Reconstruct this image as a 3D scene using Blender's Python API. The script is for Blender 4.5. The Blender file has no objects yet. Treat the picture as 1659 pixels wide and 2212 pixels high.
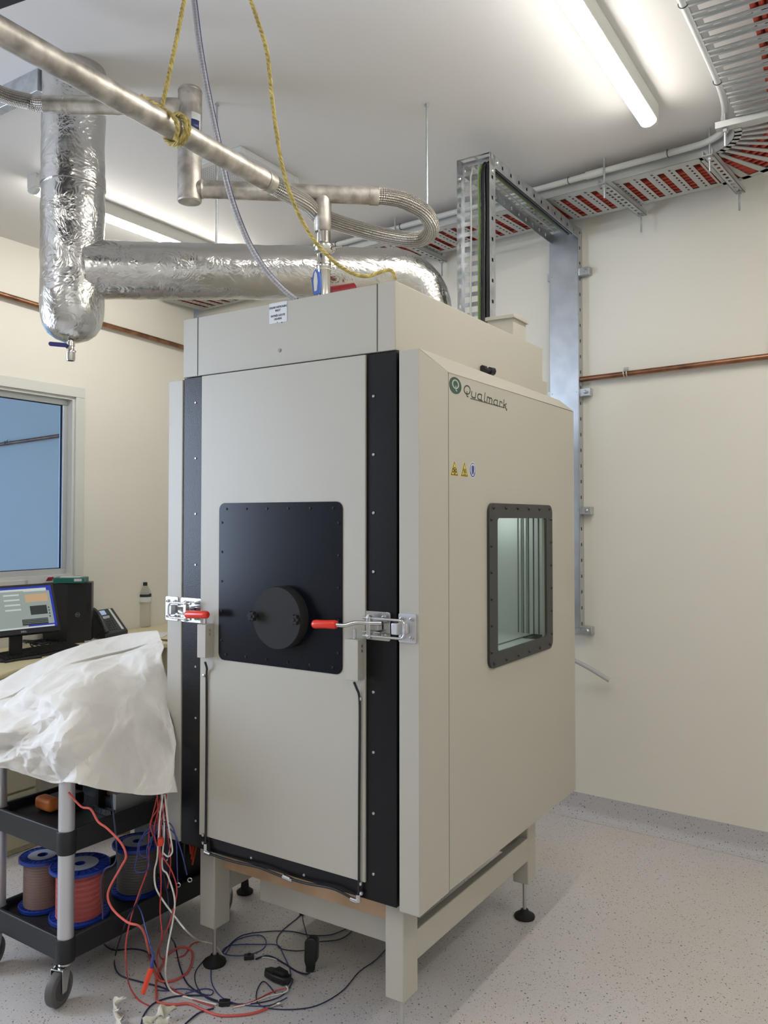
import bpy, math, random
from math import sin, cos, pi, radians, sqrt, tan, atan2
from mathutils import Vector as V, Matrix, noise

S = bpy.context.scene
COL = S.collection
random.seed(7)

# ------------------------------------------------------------------ camera
FPX, PITCH, CX, HORIZON, EYE = 1767.0, radians(1.5), 829.5, 1122.0, 1.6
V0 = HORIZON - FPX * tan(PITCH)
cam_data = bpy.data.cameras.new('camera')
cam_data.sensor_fit = 'VERTICAL'
cam_data.sensor_height = 36.0
cam_data.lens = 36.0 * FPX / 2212.0
cam_data.shift_y = -(1106.0 - V0) / 2212.0
cam_data.clip_start = 0.05
cam = bpy.data.objects.new('camera', cam_data)
cam.location = (0, 0, EYE)
cam.rotation_euler = (pi / 2 + PITCH, 0, 0)
COL.objects.link(cam)
S.camera = cam

# ------------------------------------------------------------------ look
S.view_settings.view_transform = 'Standard'
S.view_settings.look = 'None'
S.view_settings.exposure = 1.25
S.view_settings.gamma = 1.0
S.view_settings.use_curve_mapping = False
S.cycles.use_denoising = True
S.cycles.max_bounces = 8
S.cycles.sample_clamp_indirect = 6.0

# ------------------------------------------------------------------ world and lights
TUBE_POWER = 19.5
DAY_POWER = 58.0
world = bpy.data.worlds.new('world')
S.world = world
world.use_nodes = True
bgn = world.node_tree.nodes['Background']
bgn.inputs[0].default_value = (0.30, 0.52, 0.95, 1)
bgn.inputs[1].default_value = 1.1

# room axes: the chamber stands along A (left and away) and B (right and away)
A = V((-2736., 1767., 0)).normalized()
B = V((1141., 1767., 0)).normalized()
Z = V((0, 0, 1))
WA = V((-0.803, 0.596, 0)).normalized()      # along the long back wall
WB = V((0.518, 0.855, 0)).normalized()       # along the left partition wall
PL = V((-2.294, 4.89, 0))                    # a point of the left wall
PR = V((1.046, 4.47, 0))                     # a point of the back wall
LOUT = V((-WB.y, WB.x, 0))                   # outward normal of left wall
ROUT = V((WA.y, -WA.x, 0)) * 1.0             # outward normal of back wall
CEIL = 3.3
N0 = V((0.0543, 2.5367, 0))                  # chamber reference corner on the floor


def area(name, loc, target, sx, sy, power, color):
    l = bpy.data.lights.new(name, 'AREA')
    l.shape = 'RECTANGLE'; l.size = sx; l.size_y = sy
    l.energy = power; l.color = color
    o = bpy.data.objects.new(name, l)
    o.location = loc
    o.rotation_euler = (V(target) - V(loc)).to_track_quat('-Z', 'Y').to_euler()
    COL.objects.link(o)
    return o


# daylight outside the tall window of the left wall, left of the camera
wc = PL + WB * (-2.8) + LOUT * 0.35 + Z * 1.85
area('window_daylight', wc, wc - LOUT, 1.8, 1.9, DAY_POWER, (0.70, 0.81, 1.0))


# ------------------------------------------------------------------ pixel helpers (the photograph measured onto real planes)
def ray(u, v):
    x = (u - CX) / FPX; y = (V0 - v) / FPX
    return V((x, cos(PITCH) - y * sin(PITCH), sin(PITCH) + y * cos(PITCH)))


EYEP = V((0, 0, EYE))


def at(u, v, Y):
    r = ray(u, v)
    return EYEP + r * (Y / r.y)


def onz(u, v, z):
    r = ray(u, v)
    return EYEP + r * ((z - EYE) / r.z)


def onpl(u, v, O, n):
    r = ray(u, v)
    return EYEP + r * ((O - EYEP).dot(n) / r.dot(n))


def ch(s, t, z):
    return N0 + A * s + B * t + Z * z


def fr(u, v, t=-0.1):
    "point of the chamber's front-parallel plane t seen at a pixel"
    return onpl(u, v, N0 + B * t, B)


def sd(u, v, s=-0.118):
    return onpl(u, v, N0 + A * s, A)


# ------------------------------------------------------------------ materials
def mat(name, color, rough=0.5, metal=0.0, **kw):
    m = bpy.data.materials.new(name)
    m.use_nodes = True
    p = m.node_tree.nodes['Principled BSDF']
    p.inputs['Base Color'].default_value = (*color, 1)
    p.inputs['Roughness'].default_value = rough
    p.inputs['Metallic'].default_value = metal
    for k, v in kw.items():
        p.inputs[k.replace('_', ' ')].default_value = v
    return m


def nd(m, t, **kw):
    n = m.node_tree.nodes.new(t)
    for k, v in kw.items():
        setattr(n, k, v)
    return n


def lk(m, a, b):
    m.node_tree.links.new(a, b)


def coords(m, kind='Object', scale=(1, 1, 1)):
    tc = nd(m, 'ShaderNodeTexCoord'); mp = nd(m, 'ShaderNodeMapping')
    mp.inputs['Scale'].default_value = scale
    lk(m, tc.outputs[kind], mp.inputs[0])
    return mp.outputs[0]


def pos(m, scale=(1, 1, 1)):
    g = nd(m, 'ShaderNodeNewGeometry'); mp = nd(m, 'ShaderNodeMapping')
    mp.inputs['Scale'].default_value = scale
    lk(m, g.outputs['Position'], mp.inputs[0])
    return mp.outputs[0]


def noise_bump(m, scale, strength, dist=0.01, detail=3, vec=None, tex='ShaderNodeTexNoise'):
    n = nd(m, tex)
    n.inputs['Scale'].default_value = scale
    if tex == 'ShaderNodeTexNoise':
        n.inputs['Detail'].default_value = detail
    lk(m, vec if vec is not None else coords(m), n.inputs['Vector'])
    b = nd(m, 'ShaderNodeBump')
    b.inputs['Strength'].default_value = strength
    b.inputs['Distance'].default_value = dist
    lk(m, n.outputs[0], b.inputs['Height'])
    lk(m, b.outputs[0], m.node_tree.nodes['Principled BSDF'].inputs['Normal'])
    return b


def mottle(m, c1, c2, scale, lo=0.35, hi=0.65, detail=4, vec=None, to='Base Color'):
    n = nd(m, 'ShaderNodeTexNoise'); n.inputs['Scale'].default_value = scale
    n.inputs['Detail'].default_value = detail
    lk(m, vec if vec is not None else coords(m), n.inputs['Vector'])
    r = nd(m, 'ShaderNodeValToRGB')
    r.color_ramp.elements[0].position = lo; r.color_ramp.elements[0].color = (*c1, 1)
    r.color_ramp.elements[1].position = hi; r.color_ramp.elements[1].color = (*c2, 1)
    lk(m, n.outputs[0], r.inputs[0])
    lk(m, r.outputs[0], m.node_tree.nodes['Principled BSDF'].inputs[to])
    return r


M = {}
M['wall'] = mat('painted_plaster_wall', (0.78, 0.755, 0.675), 0.55)
noise_bump(M['wall'], 60, 0.06, 0.004)
M['ceiling'] = mat('painted_ceiling', (0.74, 0.72, 0.70), 0.7)
noise_bump(M['ceiling'], 50, 0.05, 0.004)
M['trim'] = mat('satin_white_trim', (0.66, 0.66, 0.62), 0.4)
M['alu_frame'] = mat('window_aluminium', (0.62, 0.64, 0.64), 0.35, 0.6)
M['cream'] = mat('cream_powder_coat', (0.46, 0.435, 0.37), 0.42)
noise_bump(M['cream'], 400, 0.06, 0.002)
M['cream_dark'] = mat('cream_plug', (0.30, 0.29, 0.24), 0.5)
M['black_paint'] = mat('black_textured_paint', (0.005, 0.005, 0.006), 0.30)
noise_bump(M['black_paint'], 260, 0.12, 0.003)
M['black_paint'].node_tree.nodes['Principled BSDF'].inputs['Specular IOR Level'].default_value = 0.28
M['black_plate'] = mat('black_coated_plate', (0.005, 0.006, 0.011), 0.22)
noise_bump(M['black_plate'], 300, 0.02, 0.001)
M['black_plate'].node_tree.nodes['Principled BSDF'].inputs['Specular IOR Level'].default_value = 0.22
M['black_rubber'] = mat('black_rubber', (0.018, 0.018, 0.017), 0.65)
M['black_rubber'].node_tree.nodes['Principled BSDF'].inputs['Specular IOR Level'].default_value = 0.25
M['black_plastic'] = mat('black_plastic', (0.012, 0.012, 0.014), 0.4)
M['gasket_grey'] = mat('charcoal_gasket_frame', (0.035, 0.034, 0.030), 0.5)
M['screw'] = mat('zinc_screw', (0.55, 0.54, 0.52), 0.35, 0.9)
M['black_screw'] = mat('black_screw', (0.01, 0.01, 0.012), 0.35)
M['chrome'] = mat('bright_zinc_steel', (0.58, 0.58, 0.57), 0.24, 1.0)
M['red_grip'] = mat('red_vinyl_grip', (0.75, 0.035, 0.015), 0.25)
M['galv'] = mat('galvanised_steel', (0.52, 0.54, 0.56), 0.36, 0.85)
mottle(M['galv'], (0.42, 0.44, 0.46), (0.60, 0.62, 0.64), 18)
noise_bump(M['galv'], 30, 0.10, 0.004)
M['galv_matt'] = mat('galvanised_tray', (0.50, 0.51, 0.50), 0.5, 0.5)
M['cover'] = mat('galvanised_cover_sheet', (0.58, 0.61, 0.65), 0.30, 0.9)
mottle(M['cover'], (0.52, 0.55, 0.59), (0.62, 0.65, 0.69), 9)
noise_bump(M['cover'], 7, 0.06, 0.01, 3, coords(M['cover'], 'Object', (1, 1, 4)))
M['stainless'] = mat('welded_stainless_pipe', (0.50, 0.47, 0.42), 0.46, 0.9)
mottle(M['stainless'], (0.38, 0.35, 0.31), (0.70, 0.66, 0.60), 20, 0.36, 0.64)
noise_bump(M['stainless'], 90, 0.08, 0.002)
M['polished'] = mat('polished_fitting', (0.68, 0.65, 0.60), 0.16, 1.0)
M['copper'] = mat('copper_pipe', (0.42, 0.19, 0.10), 0.38, 0.9)
mottle(M['copper'], (0.20, 0.10, 0.06), (0.38, 0.19, 0.11), 12)
M['conduit'] = mat('grey_pvc_conduit', (0.55, 0.56, 0.54), 0.45)
M['red_cable'] = mat('red_cable_jacket', (0.48, 0.055, 0.025), 0.5)
M['black_cable'] = mat('black_cable_jacket', (0.012, 0.012, 0.014), 0.4)
M['green_cable'] = mat('green_yellow_earth_wire', (0.20, 0.34, 0.06), 0.45)
M['white_wire'] = mat('white_wire', (0.75, 0.73, 0.66), 0.45)
M['red_wire'] = mat('red_wire', (0.52, 0.05, 0.05), 0.45)
M['pink_wire'] = mat('salmon_red_test_lead', (0.62, 0.10, 0.08), 0.4)
M['blue_wire'] = mat('dark_blue_wire', (0.035, 0.05, 0.22), 0.45)
M['navy_wire'] = mat('navy_wire', (0.015, 0.02, 0.06), 0.45)
M['red_plug'] = mat('red_probe_plastic', (0.72, 0.06, 0.02), 0.35)
M['desk'] = mat('pale_birch_laminate', (0.68, 0.60, 0.38), 0.45)
M['drawer'] = mat('beige_steel_drawer', (0.46, 0.42, 0.29), 0.5)
M['brown'] = mat('brown_board', (0.20, 0.12, 0.07), 0.6)
M['kraft'] = mat('tan_plywood_board', (0.50, 0.33, 0.19), 0.65)
mottle(M['kraft'], (0.42, 0.27, 0.15), (0.56, 0.38, 0.23), 6)
M['alu_post'] = mat('anodised_aluminium_post', (0.60, 0.60, 0.62), 0.38, 0.65)
M['cart'] = mat('black_moulded_shelf', (0.010, 0.011, 0.012), 0.5)
noise_bump(M['cart'], 35, 0.15, 0.004)
M['tyre'] = mat('grey_caster_tyre', (0.10, 0.095, 0.09), 0.55)
M['wheel_hub'] = mat('dark_caster_hub', (0.05, 0.045, 0.05), 0.5)
M['blue_plastic'] = mat('blue_spool_plastic', (0.01, 0.035, 0.26), 0.4)
M['spool_paper'] = mat('grey_spool_label', (0.42, 0.43, 0.47), 0.6)
M['orange'] = mat('orange_meter_holster', (0.62, 0.17, 0.04), 0.5)
M['paper'] = mat('white_paper', (0.72, 0.72, 0.72), 0.7)
M['label'] = mat('white_vinyl_label', (0.66, 0.68, 0.68), 0.4)
M['ink'] = mat('dark_ink', (0.02, 0.025, 0.03), 0.5)
M['label_blue'] = mat('navy_label_print', (0.02, 0.03, 0.13), 0.4)
M['label_red'] = mat('dark_red_sticker', (0.30, 0.01, 0.02), 0.4)
M['logo_green'] = mat('logo_green_vinyl', (0.035, 0.075, 0.05), 0.45)
M['logo_pale'] = mat('logo_pale_green', (0.40, 0.48, 0.42), 0.45)
M['logo_text'] = mat('logo_dark_text', (0.045, 0.055, 0.035), 0.45)
M['yellow'] = mat('warning_yellow', (0.72, 0.56, 0.10), 0.4)
M['warn_dark'] = mat('warning_symbol_black', (0.05, 0.035, 0.01), 0.5)
M['sign_blue'] = mat('mandatory_sign_blue', (0.03, 0.05, 0.24), 0.4)
M['teal'] = mat('teal_plastic_case', (0.01, 0.14, 0.11), 0.4)
M['valve_blue'] = mat('blue_valve_sleeve', (0.012, 0.012, 0.16), 0.35)
M['tag_blue'] = mat('blue_tag', (0.06, 0.15, 0.55), 0.4)
M['tape'] = mat('crumpled_masking_tape', (0.72, 0.68, 0.56), 0.6)
M['pvc_film'] = mat('clear_hose_pvc', (0.66, 0.65, 0.68), 0.25)
M['pvc_film'].node_tree.nodes['Principled BSDF'].inputs['Transmission Weight'].default_value = 0.45
M['vent'] = mat('vent_white_enamel', (0.62, 0.62, 0.60), 0.45)
M['vent_dark'] = mat('vent_dark_plenum', (0.10, 0.10, 0.10), 0.7)
M['phone'] = mat('phone_dark_grey', (0.03, 0.032, 0.035), 0.4)
M['phone_silver'] = mat('phone_silver_trim', (0.40, 0.40, 0.41), 0.35, 0.3)


def emis(name, color, strength):
    m = mat(name, tuple(c * .12 for c in color), 0.5)
    p = m.node_tree.nodes['Principled BSDF']
    p.inputs['Emission Color'].default_value = (*color, 1)
    p.inputs['Emission Strength'].default_value = strength
    return m


M['tube'] = emis('lit_fluorescent_diffuser', (1.0, 0.97, 0.91), TUBE_POWER)
M['lcd'] = emis('phone_lcd_glow', (0.45, 0.60, 0.85), 0.25)
M['scr_grey'] = emis('screen_window_grey', (0.46, 0.54, 0.50), 0.2)
M['scr_light'] = emis('screen_window_light', (0.62, 0.68, 0.64), 0.3)
M['scr_blue'] = emis('screen_desktop_blue', (0.01, 0.03, 0.40), 0.3)
M['scr_sand'] = emis('screen_photo_sand', (0.62, 0.42, 0.24), 0.28)
M['scr_dark'] = emis('screen_plot_dark', (0.02, 0.03, 0.03), 0.3)

M['glass'] = mat('window_glass', (0.9, 0.95, 0.95), 0.02)
g = M['glass'].node_tree.nodes['Principled BSDF']
g.inputs['Transmission Weight'].default_value = 1.0
g.inputs['IOR'].default_value = 1.02
M['bottle'] = mat('clear_bottle_plastic', (0.93, 0.92, 0.88), 0.05)
g = M['bottle'].node_tree.nodes['Principled BSDF']
g.inputs['Transmission Weight'].default_value = 0.95
g.inputs['IOR'].default_value = 1.04
M['liner'] = mat('stainless_liner', (0.50, 0.54, 0.52), 0.4, 0.3)

M['rib_gap_shade'] = mat('painted_rib_gap_shade', (0.13, 0.14, 0.13), 0.6)  # dark colour standing in for the shade between liner ribs
# floor vinyl: warm grey field with dark and tan flecks
def vinyl(name, base, base2, dark):
    m = mat(name, base, 0.40)
    p = m.node_tree.nodes['Principled BSDF']
    vec = pos(m)
    big = nd(m, 'ShaderNodeTexNoise'); big.inputs['Scale'].default_value = 2.2
    big.inputs['Detail'].default_value = 5; lk(m, vec, big.inputs['Vector'])
    r0 = nd(m, 'ShaderNodeValToRGB')
    r0.color_ramp.elements[0].position = 0.40; r0.color_ramp.elements[0].color = (*base, 1)
    r0.color_ramp.elements[1].position = 0.66; r0.color_ramp.elements[1].color = (*base2, 1)
    lk(m, big.outputs[0], r0.inputs[0])
    last = r0.outputs[0]
    for sc, thr, dens, col in ((80, 0.20, 0.58, dark), (125, 0.22, 0.55, (0.20, 0.15, 0.11)), (210, 0.24, 0.5, (0.36, 0.33, 0.30))):
        ns = nd(m, 'ShaderNodeTexNoise'); ns.inputs['Scale'].default_value = sc * 1.3
        lk(m, vec, ns.inputs['Vector'])
        mixv = nd(m, 'ShaderNodeMix', data_type='RGBA'); mixv.blend_type = 'ADD'
        mixv.inputs['Factor'].default_value = 0.012
        lk(m, vec, mixv.inputs[6]); lk(m, ns.outputs['Color'], mixv.inputs[7])
        vo = nd(m, 'ShaderNodeTexVoronoi'); vo.inputs['Scale'].default_value = sc
        lk(m, mixv.outputs[2], vo.inputs['Vector'])
        lt = nd(m, 'ShaderNodeMath', operation='LESS_THAN'); lt.inputs[1].default_value = thr
        lk(m, vo.outputs['Distance'], lt.inputs[0])
        sep = nd(m, 'ShaderNodeSeparateColor'); lk(m, vo.outputs['Color'], sep.inputs[0])
        gt = nd(m, 'ShaderNodeMath', operation='GREATER_THAN'); gt.inputs[1].default_value = dens
        lk(m, sep.outputs[0], gt.inputs[0])
        mu = nd(m, 'ShaderNodeMath', operation='MULTIPLY')
        lk(m, lt.outputs[0], mu.inputs[0]); lk(m, gt.outputs[0], mu.inputs[1])
        mx = nd(m, 'ShaderNodeMix', data_type='RGBA')
        lk(m, mu.outputs[0], mx.inputs['Factor']); lk(m, last, mx.inputs[6])
        mx.inputs[7].default_value = (*col, 1)
        last = mx.outputs[2]
    lk(m, last, p.inputs['Base Color'])
    return m


M['floor'] = vinyl('flecked_vinyl_floor', (0.58, 0.55, 0.545), (0.575, 0.53, 0.49), (0.05, 0.05, 0.055))
M['cove'] = vinyl('flecked_vinyl_cove', (0.50, 0.485, 0.50), (0.50, 0.485, 0.50), (0.05, 0.05, 0.055))

# foil lagging
M['foil'] = mat('crinkled_foil_lagging', (0.62, 0.61, 0.59), 0.22, 1.0)
m = M['foil']; p = m.node_tree.nodes['Principled BSDF']
v1 = coords(m)
n1 = nd(m, 'ShaderNodeTexNoise'); n1.inputs['Scale'].default_value = 7; n1.inputs['Detail'].default_value = 3
n1.inputs['Distortion'].default_value = 1.0
vo = nd(m, 'ShaderNodeTexVoronoi'); vo.inputs['Scale'].default_value = 26; vo.feature = 'DISTANCE_TO_EDGE'
mixv = nd(m, 'ShaderNodeMix', data_type='RGBA'); mixv.blend_type = 'ADD'; mixv.inputs['Factor'].default_value = 0.25
lk(m, v1, n1.inputs['Vector']); lk(m, v1, mixv.inputs[6]); lk(m, n1.outputs['Color'], mixv.inputs[7])
lk(m, mixv.outputs[2], vo.inputs['Vector'])
n2 = nd(m, 'ShaderNodeTexNoise'); n2.inputs['Scale'].default_value = 150; n2.inputs['Detail'].default_value = 1
mp2 = coords(m, 'Object', (0.05, 0.05, 1.0)); lk(m, mp2, n2.inputs['Vector'])
b1 = nd(m, 'ShaderNodeBump'); b1.inputs['Strength'].default_value = 0.30; b1.inputs['Distance'].default_value = 0.02
b2 = nd(m, 'ShaderNodeBump'); b2.inputs['Strength'].default_value = 0.24; b2.inputs['Distance'].default_value = 0.01
b3 = nd(m, 'ShaderNodeBump'); b3.inputs['Strength'].default_value = 0.12; b3.inputs['Distance'].default_value = 0.002
lk(m, n1.outputs[0], b1.inputs['Height']); lk(m, vo.outputs['Distance'], b2.inputs['Height']); lk(m, n2.outputs[0], b3.inputs['Height'])
lk(m, b1.outputs[0], b2.inputs['Normal']); lk(m, b2.outputs[0], b3.inputs['Normal']); lk(m, b3.outputs[0], p.inputs['Normal'])


def braid(name, color, n, k, strength, metal=1.0, rough=0.25, dark=0.35):
    "woven jacket: crossing helices in the tube's own uv (u around, v metres along)"
    m = mat(name, color, rough, metal)
    p = m.node_tree.nodes['Principled BSDF']
    tc = nd(m, 'ShaderNodeTexCoord'); sp = nd(m, 'ShaderNodeSeparateXYZ')
    lk(m, tc.outputs['UV'], sp.inputs[0])
    outs = []
    for sg in (1, -1):
        a_ = nd(m, 'ShaderNodeMath', operation='MULTIPLY'); a_.inputs[1].default_value = 2 * pi * n
        b_ = nd(m, 'ShaderNodeMath', operation='MULTIPLY'); b_.inputs[1].default_value = 2 * pi * k * sg
        c_ = nd(m, 'ShaderNodeMath', operation='ADD'); d_ = nd(m, 'ShaderNodeMath', operation='SINE')
        lk(m, sp.outputs[0], a_.inputs[0]); lk(m, sp.outputs[1], b_.inputs[0])
        lk(m, a_.outputs[0], c_.inputs[0]); lk(m, b_.outputs[0], c_.inputs[1]); lk(m, c_.outputs[0], d_.inputs[0])
        outs.append(d_.outputs[0])
    mu = nd(m, 'ShaderNodeMath', operation='MULTIPLY'); lk(m, outs[0], mu.inputs[0]); lk(m, outs[1], mu.inputs[1])
    b = nd(m, 'ShaderNodeBump'); b.inputs['Strength'].default_value = strength; b.inputs['Distance'].default_value = 0.003
    lk(m, mu.outputs[0], b.inputs['Height']); lk(m, b.outputs[0], p.inputs['Normal'])
    r = nd(m, 'ShaderNodeMapRange'); r.inputs[1].default_value = -1; r.inputs[2].default_value = 1
    lk(m, mu.outputs[0], r.inputs[0])
    mx = nd(m, 'ShaderNodeMix', data_type='RGBA')
    lk(m, r.outputs[0], mx.inputs['Factor'])
    mx.inputs[6].default_value = (*[c * dark for c in color], 1); mx.inputs[7].default_value = (*color, 1)
    lk(m, mx.outputs[2], p.inputs['Base Color'])
    return m


M['braid'] = braid('steel_wire_braid', (0.74, 0.70, 0.63), 11, 95, 1.0, dark=0.28)
M['pvc_braid'] = braid('braid_reinforced_pvc', (0.62, 0.61, 0.64), 3, 55, 0.3, 0.0, 0.25, 0.72)
M['pvc_braid'].node_tree.nodes['Principled BSDF'].inputs['Transmission Weight'].default_value = 0.35
M['rope'] = mat('yellow_twisted_rope', (0.52, 0.40, 0.11), 0.6)
mottle(M['rope'], (0.36, 0.27, 0.08), (0.62, 0.50, 0.16), 60)


def winding(name, c1, c2, sc):
    m = mat(name, c1, 0.5)
    w = nd(m, 'ShaderNodeTexWave'); w.bands_direction = 'Z'
    w.inputs['Scale'].default_value = sc; w.inputs['Distortion'].default_value = 1.5; w.inputs['Detail'].default_value = 2
    w.inputs['Detail Scale'].default_value = 0.3
    lk(m, coords(m), w.inputs['Vector'])
    r = nd(m, 'ShaderNodeValToRGB')
    r.color_ramp.elements[0].position = 0.0; r.color_ramp.elements[0].color = (*c2, 1)
    r.color_ramp.elements[1].position = 0.45; r.color_ramp.elements[1].color = (*c1, 1)
    lk(m, w.outputs[0], r.inputs[0])
    p = m.node_tree.nodes['Principled BSDF']
    lk(m, r.outputs[0], p.inputs['Base Color'])
    b = nd(m, 'ShaderNodeBump'); b.inputs['Strength'].default_value = 0.5; b.inputs['Distance'].default_value = 0.003
    lk(m, w.outputs[0], b.inputs['Height']); lk(m, b.outputs[0], p.inputs['Normal'])
    return m


M['wind_tan'] = winding('tan_wire_winding', (0.30, 0.20, 0.17), (0.20, 0.13, 0.11), 110)
M['wind_red'] = winding('red_wire_winding', (0.55, 0.13, 0.12), (0.34, 0.07, 0.07), 95)
M['wind_grey'] = winding('grey_wire_winding', (0.15, 0.14, 0.13), (0.09, 0.08, 0.08), 110)

M['sheet'] = mat('crumpled_white_sheet', (0.74, 0.71, 0.66), 0.75)
m = M['sheet']
b = noise_bump(m, 9, 0.35, 0.02, 4)
vo = nd(m, 'ShaderNodeTexVoronoi'); vo.inputs['Scale'].default_value = 11; vo.feature = 'F1'
lk(m, coords(m), vo.inputs['Vector'])
b2 = nd(m, 'ShaderNodeBump'); b2.inputs['Strength'].default_value = 0.22; b2.inputs['Distance'].default_value = 0.03
lk(m, vo.outputs['Distance'], b2.inputs['Height']); lk(m, b.outputs[0], b2.inputs['Normal'])
lk(m, b2.outputs[0], m.node_tree.nodes['Principled BSDF'].inputs['Normal'])


# ------------------------------------------------------------------ mesh builder
def frame_of(d):
    d = d.normalized()
    up = Z if abs(d.z) < 0.95 else V((1, 0, 0))
    x = up.cross(d).normalized()
    return x, d.cross(x), d


class MB:
    def __init__(self):
        self.v = []; self.f = []; self.uv = []; self.mi = []

    def face(self, idx, uv=None, mi=0):
        self.f.append(tuple(idx)); self.uv.append(uv); self.mi.append(mi)

    def hexa(self, p, mi=0):
        "8 corners: bottom loop then top loop"
        b0 = len(self.v); self.v += [V(q) for q in p]
        for q in ((3, 2, 1, 0), (4, 5, 6, 7), (0, 1, 5, 4), (1, 2, 6, 5), (2, 3, 7, 6), (3, 0, 4, 7)):
            self.face([b0 + i for i in q], mi=mi)
        return self

    def box(self, o, x, y, z, mi=0):
        o = V(o); x = V(x); y = V(y); z = V(z)
        if x.cross(y).dot(z) < 0:
            x, y = y, x
        return self.hexa([o, o + x, o + x + y, o + y, o + z, o + x + z, o + x + y + z, o + y + z], mi)

    def cb(self, s0, s1, t0, t1, z0, z1, mi=0):
        "box in chamber axes"
        return self.box(ch(s0, t0, z0), A * (s1 - s0), B * (t1 - t0), Z * (z1 - z0), mi)

    def abox(self, c, sx, sy, sz, rz=0.0, mi=0):
        "box centred in plan on c, standing at c.z"
        x = V((cos(rz), sin(rz), 0)); y = V((-sin(rz), cos(rz), 0)); c = V(c)
        return self.box(c - x * sx / 2 - y * sy / 2, x * sx, y * sy, Z * sz, mi)

    def prism(self, poly, ext, mi=0):
        n = len(poly); b0 = len(self.v); ext = V(ext)
        poly = [V(q) for q in poly]
        nn = V((0, 0, 0))
        for i in range(n):
            nn += (poly[i] - poly[0]).cross(poly[(i + 1) % n] - poly[0])
        if nn.dot(ext) > 0:
            poly = poly[::-1]
        self.v += poly + [q + ext for q in poly]
        self.face([b0 + i for i in range(n)], mi=mi)
        self.face([b0 + n + i for i in reversed(range(n))], mi=mi)
        for i in range(n):
            j = (i + 1) % n
            self.face([b0 + j, b0 + i, b0 + n + i, b0 + n + j], mi=mi)
        return self

    def tube(self, pts, r, n=12, caps=True, uvrep=1.0, closed=False, mi=0, x0=None):
        pts = [V(q) for q in pts]
        m = len(pts); b0 = len(self.v)
        R = r if isinstance(r, (list, tuple)) else [r] * m
        d = []
        for i in range(m):
            if closed:
                d.append((pts[(i + 1) % m] - pts[i - 1]).normalized())
            else:
                d.append((pts[min(i + 1, m - 1)] - pts[max(i - 1, 0)]).normalized())
        x = x0 or frame_of(d[0])[0]
        L = 0.0; Ls = []
        for i in range(m):
            x = (x - d[i] * x.dot(d[i])).normalized(); y = d[i].cross(x)
            if i: L += (pts[i] - pts[i - 1]).length
            Ls.append(L)
            for k in range(n):
                a = 2 * pi * k / n
                self.v.append(pts[i] + (x * cos(a) + y * sin(a)) * R[i])
        for i in range(m if closed else m - 1):
            j = (i + 1) % m
            for k in range(n):
                k2 = (k + 1) % n
                u0, u1 = k / n, (k + 1) / n
                l1 = Ls[j] if j else L + (pts[0] - pts[-1]).length
                self.face([b0 + i * n + k, b0 + i * n + k2, b0 + j * n + k2, b0 + j * n + k],
                          [(u0, Ls[i]), (u1, Ls[i]), (u1, l1), (u0, l1)], mi)
        if caps and not closed:
            self.face([b0 + k for k in reversed(range(n))], mi=mi)
            self.face([b0 + (m - 1) * n + k for k in range(n)], mi=mi)
        return self

    def cyl(self, p0, p1, r, n=16, mi=0):
        return self.tube([p0, p1], r, n, mi=mi)

    def lathe(self, prof, o, d=Z, n=24, mi=0, close=True):
        "prof = (radius, height) list along axis d from o"
        o = V(o); x, y, d = frame_of(V(d)); b0 = len(self.v); m = len(prof)
        for r, h in prof:
            for k in range(n):
                a = 2 * pi * k / n
                self.v.append(o + d * h + (x * cos(a) + y * sin(a)) * max(r, 1e-5))
        for i in range(m - 1):
            for k in range(n):
                k2 = (k + 1) % n
                self.face([b0 + i * n + k, b0 + i * n + k2, b0 + (i + 1) * n + k2, b0 + (i + 1) * n + k],
                          [(k / n, prof[i][1]), ((k + 1) / n, prof[i][1]), ((k + 1) / n, prof[i + 1][1]), (k / n, prof[i + 1][1])], mi)
        if close:
            if prof[0][0] > 1e-4: self.face([b0 + k for k in reversed(range(n))], mi=mi)
            if prof[-1][0] > 1e-4: self.face([b0 + (m - 1) * n + k for k in range(n)], mi=mi)
        return self

    def sheet(self, o, dx, dy, xs, ys, hole, th, mi=0):
        "perforated flat sheet: cells between xs and ys, open where hole(i, j); thickness th (vector)"
        o = V(o); th = V(th); nx, ny = len(xs), len(ys)
        solid = [[not hole(i, j) for j in range(ny - 1)] for i in range(nx - 1)]
        ids = {}

        def vid(i, j, k):
            q = (i, j, k)
            if q not in ids:
                ids[q] = len(self.v); self.v.append(o + dx * xs[i] + dy * ys[j] + (th if k else V((0, 0, 0))))
            return ids[q]
        for i in range(nx - 1):
            for j in range(ny - 1):
                if not solid[i][j]: continue
                self.face([vid(i, j, 0), vid(i, j + 1, 0), vid(i + 1, j + 1, 0), vid(i + 1, j, 0)], mi=mi)
                self.face([vid(i, j, 1), vid(i + 1, j, 1), vid(i + 1, j + 1, 1), vid(i, j + 1, 1)], mi=mi)
                for (di, dj, p, q) in ((-1, 0, (i, j), (i, j + 1)), (1, 0, (i + 1, j + 1), (i + 1, j)), (0, -1, (i + 1, j), (i, j)), (0, 1, (i, j + 1), (i + 1, j + 1))):
                    a_, b_ = i + di, j + dj
                    if 0 <= a_ < nx - 1 and 0 <= b_ < ny - 1 and solid[a_][b_]: continue
                    self.face([vid(*p, 0), vid(*p, 1), vid(*q, 1), vid(*q, 0)], mi=mi)
        return self

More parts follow.
